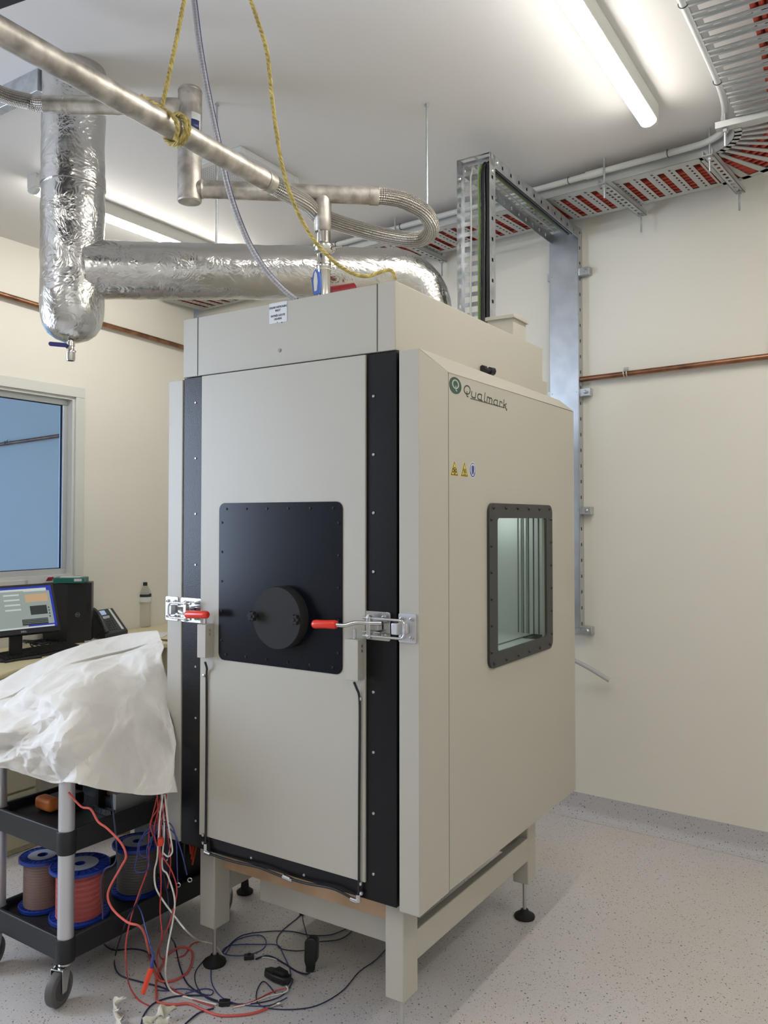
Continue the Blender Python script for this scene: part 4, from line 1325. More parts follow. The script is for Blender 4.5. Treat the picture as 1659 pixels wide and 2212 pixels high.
# smaller tray rising from the chamber and crossing to the wall
DT = thing('drop_tray', 'narrow perforated metal tray rising from the chamber top and crossing to the wall riser', 'cable tray')
s_r, s_l, t_v = .169, .326, 1.05
zb, zt_ = 2.317, 3.13
def flange(o, L_, dl, h, dh, th, n0=.03, pitch=.09, hs=.016):
    xs_ = [0.0]
    x__ = n0
    while x__ + hs < L_:
        xs_ += [x__, x__ + hs]; x__ += pitch
    xs_.append(L_)
    return xs_
def perf_strip(mb, o, dl, L_, dw, W_, th, hs=.016, pitch=.09, w0=.35, w1=.65):
    xs_ = flange(o, L_, dl, 0, 0, th, hs=hs, pitch=pitch)
    mb.sheet(o, dl, dw, xs_, [0, W_ * w0, W_ * w1, W_], lambda i, j: i % 2 == 1 and j == 1, th)
def ladder_base(mb, o, dl, L_, dw, W_, th):
    xs_ = [0.0]; x__ = .012
    while x__ + .03 < L_: xs_ += [x__, x__ + .026]; x__ += .045
    xs_.append(L_)
    mb.sheet(o, dl, dw, xs_, [0, W_ * .06, W_ * .46, W_ * .54, W_ * .94, W_], lambda i, j: i % 2 == 1 and j in (1, 3), th)
v = MB(); Lv = zt_ + .045 - zb; Wv = s_l - s_r
perf_strip(v, ch(s_r, t_v - .055, zb), Z, Lv, B, .055, A * .0015)
perf_strip(v, ch(s_l, t_v - .055, zb), Z, Lv, B, .055, A * .0015)
v.build('riser_flanges', M['galv'], DT, smooth=False)
v = MB(); ladder_base(v, ch(s_r, t_v, zb), Z, Lv, A, Wv, B * .0015)
v.build('riser_base', M['galv'], DT, smooth=False)
end = onz(1245, 490, zt_ + .05); Lh = (end - ch(s_r, t_v, zt_)).dot(B) + .02
v = MB()
perf_strip(v, ch(s_r, t_v - .05, zt_ - .005), B, Lh + .05, Z, .055, A * .0015, w0=.3, w1=.6)
perf_strip(v, ch(s_l, t_v - .05, zt_ - .005), B, Lh + .06, Z, .055, A * .0015, w0=.3, w1=.6)
v.build('cross_flanges', M['galv'], DT, smooth=False)
v = MB(); ladder_base(v, ch(s_r, t_v - .05, zt_ + .046), B, Lh + .02, A, Wv, Z * .0015)
v.build('cross_base', M['galv'], DT, smooth=False)
for s_ in (s_r, s_l):
    for (t__, z__) in ((t_v - .028, zt_ - .03), (t_v + .02, zt_ + .022)):
        MB().lathe([(.011, 0), (.011, .005), (.007, .009)], ch(s_, t__, z__), -A, 12).build('bolt', M['screw'], DT)
# cables in it
def dcable(ds, dt, r_, mt, label, nm='cable'):
    s_ = s_r + ds
    pts = [ch(s_, t_v - dt, zb - .0), ch(s_ + .002, t_v - dt, 2.6), ch(s_ - .002, t_v - dt, 2.9), ch(s_, t_v - dt, zt_ - .05), ch(s_, t_v - dt + .012, zt_ + .0), ch(s_, t_v + .02, zt_ + .046 - dt * .9),
           ch(s_, t_v + .10, zt_ + .046 - dt), ch(s_, t_v + Lh * .5, zt_ + .044 - dt), ch(s_, t_v + Lh - .06, zt_ + .044 - dt)]
    return tag(MB().tube(spline(pts, 6), r_, 10).build(nm, mt), label, 'cable', 'cables tied in the drop tray')
for i in range(3):
    dcable(.016 + .019 * i, .014, .009, M['black_cable'], 'thick black cable tied inside the narrow tray above the chamber', 'black_cable')
for i in range(2):
    dcable(.016 + .02 * i, .036, .009, M['black_cable'], 'thick black cable tied inside the narrow tray above the chamber', 'black_cable')
dcable(.070, .016, .0048, M['green_cable'], 'green and yellow earth wire in the narrow tray above the chamber', 'earth_wire')
dcable(.112, .012, .0042, M['conduit'], 'thin grey wire beside the earth wire in the narrow tray', 'grey_wire')

# covered riser on the back wall
wu = onpl(1247, 700, PR, ROUT); wm = (wu - PR).dot(WA)
RT = thing('wall_riser', 'tall galvanised trunking with a flat cover running down the back wall behind the chamber', 'trunking')
RW = .168; base_m = (onpl(1251, 900, PR - ROUT * .055, ROUT) - PR).dot(WA)
z_hi = onpl(1240, 496, PR - ROUT * .055, ROUT).z; z_lo = 1.02
b = MB(); b.box(PR + WA * base_m - ROUT * .057 + Z * z_lo, WA * RW, ROUT * .0025, Z * (z_hi - z_lo))
b.box(PR + WA * base_m - ROUT * .057 + Z * z_lo, WA * .0025, ROUT * .016, Z * (z_hi - z_lo)); b.box(PR + WA * (base_m + RW) - ROUT * .057 + Z * z_lo, WA * -.0025, ROUT * .016, Z * (z_hi - z_lo))
b.build('cover', M['cover'], RT, bevel=.001)
b = MB()
for m_ in (base_m + .002, base_m + RW - .004):
    perf_strip(b, PR + WA * m_ - ROUT * .052 + Z * (z_lo - .02), Z, z_hi - z_lo + .03, ROUT, .05, WA * .0015, hs=.018, pitch=.085, w0=.35, w1=.62)
b.box(PR + WA * base_m - ROUT * .003 + Z * z_lo, WA * RW, ROUT * .002, Z * (z_hi - z_lo))
b.build('side_walls', M['galv_matt'], RT, smooth=False)
for u, v in ((1257, 588), (1262, 848), (1263, 1103), (1268, 1362)):
    q_ = onpl(u, v, PR - ROUT * .03, ROUT); q_ = PR + WA * (base_m + .0) + Z * q_.z
    b = MB(); b.box(q_ - ROUT * .045 - Z * .021 - WA * .058, WA * .245, ROUT * .041, Z * .042)
    BR = b.build('strut_bracket', M['galv'], RT, bevel=.002)
    MB().lathe([(.011, 0), (.011, .006), (.006, .010), (.006, .016)], q_ - ROUT * .045 - WA * .034, -ROUT, 6).build('nut', M['screw'], BR)
for v in (592, 850, 1105):
    for m_ in (.012, RW - .012):
        q_ = onpl(1247, v, PR - ROUT * .057, ROUT)
        MB().lathe([(.004, 0), (.003, .003)], V((*(PR + WA * (base_m + m_) - ROUT * .057).xy, q_.z + .01)), -ROUT, 8).build('screw', M['screw'], RT)

# copper pipes
def wallpipe(pix, O, n, off, r_, label, brk):
    t = thing('copper_pipe', label, 'pipe')
    ps = [onpl(u, v, O - n * off, n) for u, v in pix]
    MB().tube(ps, r_, 14).build('pipe_run', M['copper'], t)
    for u, v in brk:
        q_ = onpl(u, v, O - n * off, n); d_ = (ps[-1] - ps[0]).normalized()
        kb = MB(); kb.tube([q_ + d_ * .008 + (n * cos(a_ * pi / 8) + Z * sin(a_ * pi / 8)) * (r_ + .003) for a_ in range(16)], .003, 6, closed=True)
        kb.tube([q_ - d_ * .008 + (n * cos(a_ * pi / 8) + Z * sin(a_ * pi / 8)) * (r_ + .003) for a_ in range(16)], .003, 6, closed=True)
        kb.cyl(q_, q_ + n * (off - .001), .005, 8); kb.box(q_ - d_ * .012 - Z * .006 + Z * r_, d_ * .024, n * .01, Z * .022)
        kb.build('pipe_clip', M['screw'], t)


wallpipe([(1236, 822), (1252, 820), (1659, 770), (1800, 752)], PR, ROUT, .035, .0145, 'copper pipe along the back wall at the right of the trunking', [(1352, 806)])
wallpipe([(-60, 617), (0, 635), (130, 674), (300, 722), (420, 757)], PL, LOUT, .035, .0165, 'copper pipe along the left wall behind the foil duct', [])
wallpipe([(-120, 978), (0, 960), (137, 940), (200, 932)], PR, ROUT, .035, .0165, 'copper pipe on the wall of the next room seen through the window', [(13, 957)])

# loose hose end by the wall
LH = MB(); q0_, q1_ = onpl(1236, 1424, PR - ROUT * .12, ROUT), onpl(1316, 1470, PR - ROUT * .04, ROUT)
LH.tube(resample(spline([q0_ - (q1_ - q0_) * .4, q0_, (q0_ + q1_) / 2 + Z * .004, q1_], 8), .01), .011, 14)
tag(LH.build('wall_hose', M['pvc_film']), 'short pale plastic hose end leaning against the back wall beside the chamber', 'hose')

# ================================================================== DESK SIDE
DZ = .835
DK = thing('desk', 'pale birch desk along the left wall under the window', 'desk')
fe = [onz(-160, 1500, DZ), onz(0, 1455, DZ), onz(50, 1440, DZ), onz(105, 1422, DZ)]
poly = [fe[0], fe[1], fe[2], fe[3], V((-1.72, 4.85, DZ)), V((-1.36, 5.10, DZ)), V((-1.05, 5.55, DZ)), V((-1.40, 6.10, DZ))]
bk1 = PL + WB * 1.40 - LOUT * .01; bk0 = PL + WB * (-1.25) - LOUT * .01
poly = [V((q.x, q.y, DZ)) for q in poly] + [V((bk1.x, bk1.y, DZ)), V((bk0.x, bk0.y, DZ))]
MB().prism(poly, Z * -.035).build('desktop', M['desk'], DK, bevel=.012, seg=3)
b = MB(); b.abox((-2.35, 4.35, 0), .05, .05, DZ - .035); b.abox((-1.45, 5.2, 0), .05, .05, DZ - .035); b.build('desk_legs', M['drawer'], DK) if False else None
for (x, y) in ((-2.5, 4.25), (-1.42, 5.28), (-1.55, 5.95)):
    MB().abox((x, y, 0), .05, .05, DZ - .035).build('leg', M['drawer'], DK)

# drawer pedestal
DP = thing('drawer_pedestal', 'beige steel drawer unit standing under the desk behind the cart', 'drawer unit')
f0 = onz(20, 1850, .0); f1 = onz(88, 1825, .0); fd = (f1 - f0).normalized(); fo = V((-fd.y, fd.x, 0))
if fo.x > 0: fo = -fo
org = f1 - fd * .42 + fo * .004
MB().box(org + Z * .0, fd * .42, fo * .5, Z * .78).build('carcass', M['drawer'], DP, bevel=.003)
for z0_, z1_ in ((.03, .29), (.30, .52), (.53, .77)):
    dr = MB().box(org + fd * .01 - fo * .016 + Z * z0_, fd * .375, fo * .016, Z * (z1_ - z0_)).build('drawer', M['drawer'], DP, bevel=.003)
    MB().box(org + fd * .01 - fo * .028 + Z * (z1_ - .05), fd * .375, fo * .013, Z * .028).build('handle', M['alu_frame'], dr, bevel=.003)
CBX = MB(); q_ = onz(118, 1800, .02); CBX.abox((-1.50, 4.3, 0), .28, .35, .72, .5); tag(CBX.build('cardboard_box', M['brown'], bevel=.003), 'brown board box under the desk behind the cart', 'box')

# monitor
MO = thing('monitor', 'black computer monitor showing grey program windows on a blue desktop', 'monitor')
mTR, mBR = at(113, 1258, 4.72), at(132, 1361, 4.62); mTL, mBL = at(-64, 1270, 4.42), at(-55, 1385, 4.32)
mBL = mTL + (mBR - mTR)
nm = ((mTR - mTL).cross(mBL - mTL)).normalized()
if nm.y > 0: nm = -nm
b = MB(); b.prism([mTL, mTR, mBR, mBL], -nm * .028); b.build('casing', M['black_plastic'], MO, bevel=.003)
b = MB(); cxm = (mTL + mTR + mBL + mBR) / 4
b.prism([cxm + (q - cxm) * .55 - nm * .028 for q in (mTL, mTR, mBR, mBL)], -nm * .03); b.build('back_housing', M['black_plastic'], MO, bevel=.006)
def mp(a_, b_, e=.0):
    t_ = mTL.lerp(mTR, a_); l_ = mBL.lerp(mBR, a_)
    return t_.lerp(l_, b_) + nm * e
SCN = MB().prism([mp(.03, .055), mp(.967, .055), mp(.967, .90), mp(.03, .90)], nm * .0006).build('screen', M['scr_blue'], MO)
def pane_(a0, a1, b0_, b1_, mt, lv, nm_='screen_window'):
    MB().prism([mp(a0, b0_, .0006 * lv), mp(a1, b0_, .0006 * lv), mp(a1, b1_, .0006 * lv), mp(a0, b1_, .0006 * lv)], nm * .0005).build(nm_, mt, SCN, smooth=False)
pane_(.03, .61, .10, .90, M['scr_grey'], 2); pane_(.03, .61, .10, .14, M['scr_light'], 3); pane_(.61, .90, .10, .76, M['scr_light'], 2)
pane_(.57, .935, .16, .84, M['scr_grey'], 3); pane_(.62, .90, .22, .38, M['scr_sand'], 4); pane_(.66, .87, .46, .64, M['scr_dark'], 4); pane_(.54, .86, .72, .84, M['scr_dark'], 4)
pane_(.03, .93, .87, .90, M['scr_light'], 4)
for k in range(4): pane_(.36, .55, .20 + .1 * k, .23 + .1 * k, M['scr_light'], 4)
for k in range(4): pane_(.885, .90, .50 + .06 * k, .53 + .06 * k, M['scr_dark'], 5)
for k in range(3): pane_(.545, .855, .74 + .03 * k, .745 + .03 * k, M['scr_grey'], 5)
text('maker_mark', 'DELL', .014, mp(.54, .955, .001), (mTR - mTL), M['phone_silver'], MO, ydir=(mTL - mBL), bold=.0004)
stc = mp(.50, .8, -.05); base = V((stc.x, stc.y, DZ))
dx_ = (mTR - mTL); dx_.z = 0; dx_.normalize()
MB().box(base - dx_ * .035, dx_ * .07, -V((nm.x, nm.y, 0)) * .02, Z * .24).build('stand_neck', M['black_plastic'], MO, bevel=.004)
MB().box(base - dx_ * .11 + V((nm.x, nm.y, 0)) * .10, dx_ * .22, -V((nm.x, nm.y, 0)) * .17, Z * .012).build('stand_base', M['black_plastic'], MO, bevel=.004)

# computer tower
PCT = thing('computer_tower', 'black desktop computer tower standing on the desk by the monitor', 'computer')
c0 = onz(145, 1391, DZ); c1 = onz(197, 1387, DZ); dv = V((-.25, -.035, 0))
cw = (c1 - c0); cw.z = 0
body_ = [c0, c1, c1 + V((-.03, .12, 0)), c0 + V((-.12, .10, 0)), c0 + V((-.165, .03, 0))]
MB().prism([V((q.x, q.y, DZ)) for q in body_], Z * .372).build('case', M['black_plastic'], PCT, bevel=.004)
fn = V((cw.y, -cw.x, 0)).normalized(); pcq = c0 + cw * .42 + fn * .001
MB().tube([V((pcq.x, pcq.y, DZ + .175)) + (cw.normalized() * cos(a_ * pi / 10) + Z * sin(a_ * pi / 10)) * .0125 for a_ in range(20)], .0009, 6, closed=True).build('badge_ring', M['phone_silver'], PCT)
text('maker_mark', 'DELL', .0085, V((pcq.x, pcq.y, DZ + .175)), cw, M['phone_silver'], PCT)
MB().prism([V((*(c0 + cw * a_ + fn * .0005).xy, DZ + h_)) for a_, h_ in ((.80, .18), (.92, .18), (.92, .25), (.80, .25))], fn * .002).build('port_panel', M['black_rubber'], PCT)
# teal case and paper
tp = c0 + V((-.015, .04, 0)); tp.z = DZ + .3725
TC = thing('teal_case', 'teal plastic case lying on top of the computer tower', 'case')
MB().abox(tp + V((.02, 0, 0)), .185, .12, .034, .12).build('case_body', M['teal'], TC, bevel=.004)
MB().abox(tp + V((.02, 0, .034)), .12, .08, .003, .12).build('case_insert', M['label'], TC)
lbp = tp + V((.06, -.056, .012)); MB().prism([lbp + V((0, 0, 0)), lbp + V((.045, .0055, 0)), lbp + V((.045, .0055, .016)), lbp + V((0, 0, .016))], V((0.0004, -.003, 0))).build('case_label', M['label'], TC)
PN = thing('paper_notice', 'white paper notice with red print propped behind the computer tower', 'paper')
n0 = onpl(60, 1258, PL - LOUT * .03, LOUT); n1 = onpl(141, 1258, PL - LOUT * .03, LOUT)
MB().box(V((n0.x, n0.y, 1.12)), V((n1.x - n0.x, n1.y - n0.y, 0)), LOUT * .002, Z * (onpl(100, 1244, PL - LOUT * .03, LOUT).z - 1.12)).build('sheet', M['paper'], PN)
m0 = onpl(99, 1255, PL - LOUT * .031, LOUT); m1 = onpl(118, 1247, PL - LOUT * .031, LOUT); dn_ = WB * .045
MB().prism([m0, m0 + dn_, m0 + dn_ * 1.3 + Z * .022, m0 + dn_ * .35 + Z * .022], -LOUT * .001).build('red_mark', M['label_red'], PN)

# desk phone
PHN = thing('desk_phone', 'dark grey office desk phone with a small lit display', 'telephone')
fTL, fTR, fBR, fBL = at(200, 1319, 5.30), at(243, 1312, 5.42), at(277, 1361, 5.34), at(228, 1371, 5.20)
dz_ = lambda q: V((q.x, q.y, DZ + .001))
b = MB(); b.hexa([dz_(fBL), dz_(fBR), dz_(fTR), dz_(fTL), fBL, fBR, fTR, fTL]); b.build('phone_body', M['phone'], PHN, bevel=.006)
pn = (fBR - fBL).cross(fTL - fBL).normalized()
if pn.y > 0: pn = -pn
def pf(a_, b_, e=0): return fTL.lerp(fTR, a_).lerp(fBL.lerp(fBR, a_), b_) + pn * e
MB().prism([pf(.17, .07), pf(.52, .07), pf(.52, .24), pf(.17, .24)], pn * .003).build('display', M['lcd'], PHN)
MB().prism([pf(.12, .30), pf(.60, .30), pf(.56, .40), pf(.14, .40)], pn * .003).build('silver_band', M['phone_silver'], PHN)
MB().lathe([(.013, 0), (.013, .005), (.009, .007)], pf(.34, .37), pn, 20).build('nav_key', M['phone_silver'], PHN)
MB().prism([pf(.74, .04), pf(.84, .04), pf(.86, .92), pf(.76, .92)], pn * .002).build('label_strip', M['label'], PHN)
for r__ in range(5):
    for c__ in range(5):
        MB().lathe([(.0045, 0), (.0045, .003)], pf(.18 + .1 * c__, .52 + .085 * r__), pn, 8).build('key', M['black_plastic'], PHN)
hb = [pf(.0, .02, .012), pf(.0, .25, .028), pf(.01, .60, .03), pf(.03, .98, .014)]
MB().tube(spline(hb, 6), .016, 14).build('handset', M['phone'], PHN)
cdp = [pf(.03, .98, .014), onz(205, 1378, DZ + .012), onz(215, 1381, DZ + .012), onz(232, 1380, DZ + .012), onz(238, 1374, DZ + .01)]
cq = resample(spline(cdp, 8), .002); 
MB().tube([q + V((0, .006 * cos(i * .9), .006 * sin(i * .9))) for i, q in enumerate(cq)], .0022, 6).build('coiled_cord', M['black_cable'], PHN)

# bottle
bp = onz(313, 1354, DZ); bp = V((bp.x + .0, bp.y - .0, DZ))
BT = thing('water_bottle', 'clear plastic bottle with a black cap and label on the desk against the wall', 'bottle')
hgt = .315
prof = [(0, 0), (.036, 0), (.042, .006)]
for k in range(10): prof += [(.0425, .012 + k * .015), (.0395, .0195 + k * .015)]
prof += [(.043, .17), (.043, .235), (.040, .25), (.030, .272), (.018, .288), (.0135, .295), (.0135, .30)]
MB().lathe(prof, bp, Z, 28).build('bottle_body', M['bottle'], BT)
MB().lathe([(.0436, .178), (.0436, .214)], bp, Z, 28, close=False).build('label_band', M['label'], BT)
MB().lathe([(.0438, .214), (.0438, .233)], bp, Z, 28, close=False).build('label_band', M['ink'], BT, label='black label band')
MB().lathe([(.0155, .293), (.0155, .315), (.012, .317), (0, .317)], bp, Z, 20).build('cap', M['black_plastic'], BT)

# keyboard
KB = thing('keyboard', 'black computer keyboard lying in front of the monitor', 'keyboard')
k1, k2, k3, k4 = onz(-45, 1424, DZ), onz(150, 1394, DZ), onz(183, 1402, DZ), onz(11, 1433, DZ)
k1 = k4 + (k2 - k3)
b = MB(); b.hexa([k4, k3, k2, k1] + [q + Z * h_ for q, h_ in ((k4, .012), (k3, .012), (k2, .024), (k1, .024))]); b.build('keyboard_base', M['black_plastic'], KB, bevel=.003)
b = MB()
def kp_(a_, b_): return k4.lerp(k3, a_).lerp(k1.lerp(k2, a_), b_) + Z * (.012 + .012 * b_)
for r__ in range(6):
    for c__ in range(20):
        a0, a1, b0_, b1_ = .02 + .048 * c__, .02 + .048 * c__ + .040, .08 + .145 * r__, .08 + .145 * r__ + .115
        b.hexa([kp_(a0, b0_), kp_(a1, b0_), kp_(a1, b1_), kp_(a0, b1_)] + [q + Z * .007 for q in (kp_(a0, b0_), kp_(a1, b0_), kp_(a1, b1_), kp_(a0, b1_))])
o = b.build('keys', M['black_rubber'], KB); o['kind'] = 'stuff'
# cables behind the monitor
for i in range(9):
    pts = [onz(55 + random.uniform(-8, 25), 1385 + random.uniform(-3, 6), DZ + .01 + random.uniform(0, .06)) for _ in range(2)]
    pts += [onz(70 + random.uniform(0, 45), 1392 + random.uniform(-16, 8), DZ + .006 + random.uniform(0, .02)) for _ in range(3)]
    pts += [onz(120 + random.uniform(-10, 20), 1380 + random.uniform(-6, 8), DZ + .01)]
    tag(MB().tube(spline(pts, 6), .0035, 7).build('desk_cable', M['black_cable']), 'black cable tangled on the desk between the monitor and the tower', 'cable', 'black cables tangled on the desk')
tag(MB().tube(spline([onz(118, 1362, DZ + .04), onz(140, 1374, DZ + .02), onz(165, 1382, DZ + .008), onz(200, 1386, DZ + .006), onz(246, 1384, DZ + .006)], 6), .005, 8).build('desk_cable', M['conduit']), 'grey cable running across the desk in front of the tower', 'cable')
for i, (u0, v0_, u1, v1_, lab_) in enumerate(((165, 1388, 250, 1383, 'grey clipboard lying flat on the desk left of the papers'), (250, 1378, 300, 1366, 'small curled white paper on the desk near the phone'), (285, 1378, 372, 1366, 'large white sheet of paper flat on the desk by the bottle'))):
    p_ = onz(u0, v0_, DZ + .001); q_ = onz(u1, v1_, DZ + .001)
    b = MB(); dp = (q_ - p_); b.prism([p_, V((q_.x, p_.y + .02, DZ + .001)), q_, V((p_.x + .02, q_.y - .01, DZ + .001))], Z * (.003 if i else .01))
    tag(b.build('clipboard' if i == 0 else 'paper_sheet', M['conduit'] if i == 0 else M['paper']), lab_, 'clipboard' if i == 0 else 'paper')
sb = MB(); s0 = onz(333, 1381, DZ + .006); s1 = onz(372, 1384, DZ + .006); n_ = 60
sb.tube([s0.lerp(s1, k / 200) + V((0, .006 * cos(k * .9), .006 * sin(k * .9))) for k in range(200)], .0012, 5)
tag(sb.build('spiral_binding', M['black_cable']), 'black spiral binding of a notebook on the desk beside the chamber', 'notebook')

# ================================================================== CART
PC = V((-1.06, 2.76, 0)); CL = V((.562, .827, 0)).normalized(); CW = V((-CL.y, CL.x, 0))
def ct(l, w_, z): return PC + CL * l + CW * w_ + Z * z
CT = thing('utility_cart', 'black shelved utility cart with silver posts on caster wheels', 'cart')
LL, WW = .75, .40
for zb_ in (.135, .488, .79):
    nm_ = MB(); lip = .078
    nm_.box(ct(-.01, -.01, zb_ + .035), CL * (LL + .02), CW * (WW + .02), Z * .014)
    for (o_, x_, y_) in ((ct(-.02, -.02, zb_), CL * (LL + .04), CW * .014), (ct(-.02, WW + .006, zb_), CL * (LL + .04), CW * .014), (ct(-.02, -.02, zb_), CL * .014, CW * (WW + .04)), (ct(LL + .006, -.02, zb_), CL * .014, CW * (WW + .04))):
        nm_.box(o_, x_, y_, Z * lip)
    sh = nm_.build('shelf', M['cart'], CT, bevel=.004)
    for (l, w_) in ((0, 0), (0, WW), (LL, 0), (LL, WW)):
        MB().lathe([(.031, 0), (.032, .004), (.032, .072), (.030, .076)], ct(l, w_, zb_), Z, 24).build('corner_socket', M['cart'], sh)
for (l, w_) in ((0, 0), (0, WW), (LL, 0), (LL, WW)):
    MB().lathe([(.0265, .20), (.0265, .82)], ct(l, w_, 0), Z, 28).build('post', M['alu_post'], CT)
    cs_ = thing_part('caster', CT)
    o_ = ct(l, w_, 0); rr = .0575
    wd = V((.96, -.27, 0)).normalized()     # wheel axle direction
    fw = V((-wd.y, wd.x, 0))
    wcn = o_ + Z * rr + fw * -.026 - wd * .004
    MB().lathe([(.030, -.016), (.050, -.016), (rr - .002, -.013), (rr, -.006), (rr, .006), (rr - .002, .013), (.050, .016), (.030, .016)], wcn, wd, 36).build('tyre', M['tyre'], cs_)
    MB().lathe([(.008, -.019), (.012, -.017), (.036, -.0175), (.036, .0175), (.012, .017), (.008, .019)], wcn, wd, 28).build('wheel_hub', M['wheel_hub'], cs_)
    fk = MB()
    for sg in (-1, 1):
        c_ = wcn + wd * (.021 * sg)
        fk.prism([c_ + fw * a_ + Z * b_ for a_, b_ in ((-.012, -.012), (.010, -.012), (.030, .062), (.0, .066), (-.014, .060))], wd * .0025 * sg)
    fk.box(wcn + Z * .059 - wd * .0235 - fw * .012, wd * .047, fw * .042, Z * .004)
    fk.build('fork', M['chrome'], cs_, bevel=.0008)
    MB().lathe([(.016, .121), (.024, .124), (.024, .130), (.020, .134), (.010, .137)], o_, Z, 24).build('swivel', M['chrome'], cs_)

# wire spools
def spool(l, w_, R, h, rb, wm, label, grp='wire spools on the lower shelf'):
    o_ = ct(l, w_, .185)
    t = thing('wire_spool', label, 'wire spool', grp)
    for z_, nm_ in ((0, 'flange'), (h - .014, 'flange')):
        fb = MB(); fb.lathe([(.018, 0), (R - .003, 0), (R, .002), (R, .012), (R - .004, .014), (R - .006, .0115), (R * .62, .0115), (R * .62, .014), (.018, .014), (.018, 0)], o_ + Z * z_, Z, 48, close=False)
        F_ = fb.build(nm_, M['blue_plastic'], t)
        MB().lathe([(.0185, .0), (R * .61, .0)], o_ + Z * (z_ + .0145), Z, 40, close=False).build('hub_label', M['spool_paper'], F_)
        rb_ = MB()
        for k in range(24):
            a_ = 2 * pi * k / 24; d_ = V((cos(a_), sin(a_), 0)); p_ = V((-d_.y, d_.x, 0))
            rb_.box(o_ + Z * (z_ + .011) + d_ * R * .64 - p_ * .0008, d_ * R * .30, p_ * .0016, Z * .003)
        rb_.build('rib_ring', M['blue_plastic'], F_)
    pr = [(rb, .012)]
    k = .012
    while k < h - .016:
        pr += [(rb + .0012, k + .002), (rb, k + .004)]; k += .004
    MB().lathe(pr + [(rb, h - .014)], o_, Z, 40, close=False).build('winding', wm, t)


spool(.15, .135, .104, .185, .080, M['wind_red'], 'blue spool of salmon red wire, nearest the cart post')
spool(.12, .315, .082, .185, .064, M['wind_tan'], 'blue spool of pinkish tan wire at the left of the lower shelf')
spool(.40, .13, .094, .185, .074, M['wind_grey'], 'blue spool of dark grey wire at the back of the lower shelf')

# middle shelf contents
MS = .538
MM = thing('multimeter', 'orange-cased multimeter with black face lying on the middle cart shelf', 'multimeter')
mo = ct(.10, .235, MS)
def abx(o, l0, w0, z0, l1, w1, z1): return MB().box(o + CL * l0 + CW * w0 + Z * z0, CL * l1, CW * w1, Z * z1)
abx(mo, 0, 0, 0, .14, .085, .045).build('meter_body', M['black_plastic'], MM, bevel=.008)
abx(mo, -.012, -.006, .006, .05, .097, .046).build('holster', M['orange'], MM, bevel=.014, seg=4)
MB().lathe([(.02, 0), (.02, .006)], mo + CL * .09 + CW * .042 + Z * .045, Z, 20).build('dial', M['black_rubber'], MM)
PSU = thing('power_module', 'long finned aluminium power module on the middle cart shelf', 'power module')
po = ct(.22, .03, MS)
abx(po, 0, 0, 0, .46, .018, .075).build('side_plate', M['galv_matt'], PSU, bevel=.001)
abx(po, 0, .10, 0, .46, .014, .075).build('side_plate', M['cart'], PSU, bevel=.001)
abx(po, .02, .018, .0, .42, .082, .05).build('board', M['black_plastic'], PSU)
for k in range(14): abx(po, -.020, .004 + .0075 * k, .0, .02, .0016, .022).build('fin', M['chrome'], PSU)
for k in range(4): abx(po, .03 + .11 * k, .022, .05, .085, .07, .030).build('component', M['brown'], PSU, bevel=.002)
PS2 = thing('power_module', 'second dark power module with brown blocks behind the finned one', 'power module')
po2 = ct(.30, .20, MS)
abx(po2, 0, 0, 0, .36, .012, .085).build('side_plate', M['cart'], PS2); abx(po2, 0, .012, 0, .36, .12, .055).build('board', M['black_plastic'], PS2)
for k in range(3): abx(po2, .02 + .115 * k, .02, .055, .09, .10, .03).build('component', M['brown'], PS2, bevel=.002)

# crumpled white sheet over the cart
rows = [
 [(-160, 1640, 3.55), (-40, 1640, 3.62), (60, 1600, 3.68), (150, 1560, 3.74), (240, 1520, 3.80), (310, 1490, 3.70)],
 [(-140, 1520, 3.42), (-20, 1482, 3.46), (80, 1437, 3.52), (170, 1402, 3.60), (262, 1378, 3.66), (330, 1369, 3.55)],
 [(-140, 1530, 3.15), (-20, 1510, 3.18), (78, 1462, 3.22), (160, 1424, 3.30), (255, 1400, 3.38), (346, 1378, 3.32)],
 [(-140, 1570, 2.93), (-30, 1545, 2.95), (60, 1510, 2.92), (150, 1448, 2.98), (252, 1425, 3.10), (356, 1400, 3.12)],
 [(-140, 1600, 2.84), (-20, 1580, 2.78), (75, 1550, 2.76), (150, 1515, 2.72), (258, 1490, 2.92), (357, 1475, 3.02)],
 [(-140, 1630, 2.86), (-5, 1612, 2.78), (68, 1612, 2.72), (160, 1600, 2.62), (268, 1590, 2.78), (372, 1570, 2.92)],
 [(-140, 1662, 2.95), (8, 1656, 2.83), (97, 1690, 2.73), (165, 1690, 2.60), (275, 1716, 2.71), (389, 1712, 2.83)],
]
G = [[at(*q) for q in r] for r in rows]
def cr(p0, p1, p2, p3, t): return 0.5 * ((2 * p1) + (p2 - p0) * t + (2 * p0 - 5 * p1 + 4 * p2 - p3) * t * t + (3 * p1 - p0 - 3 * p2 + p3) * t ** 3)
def crrow(P_, x):
    i = min(int(x), len(P_) - 2); t = x - i
    return cr(P_[max(i - 1, 0)], P_[i], P_[i + 1], P_[min(i + 2, len(P_) - 1)], t)
NU, NV = 180, 180
rs = random.Random(5)
LAT = {}
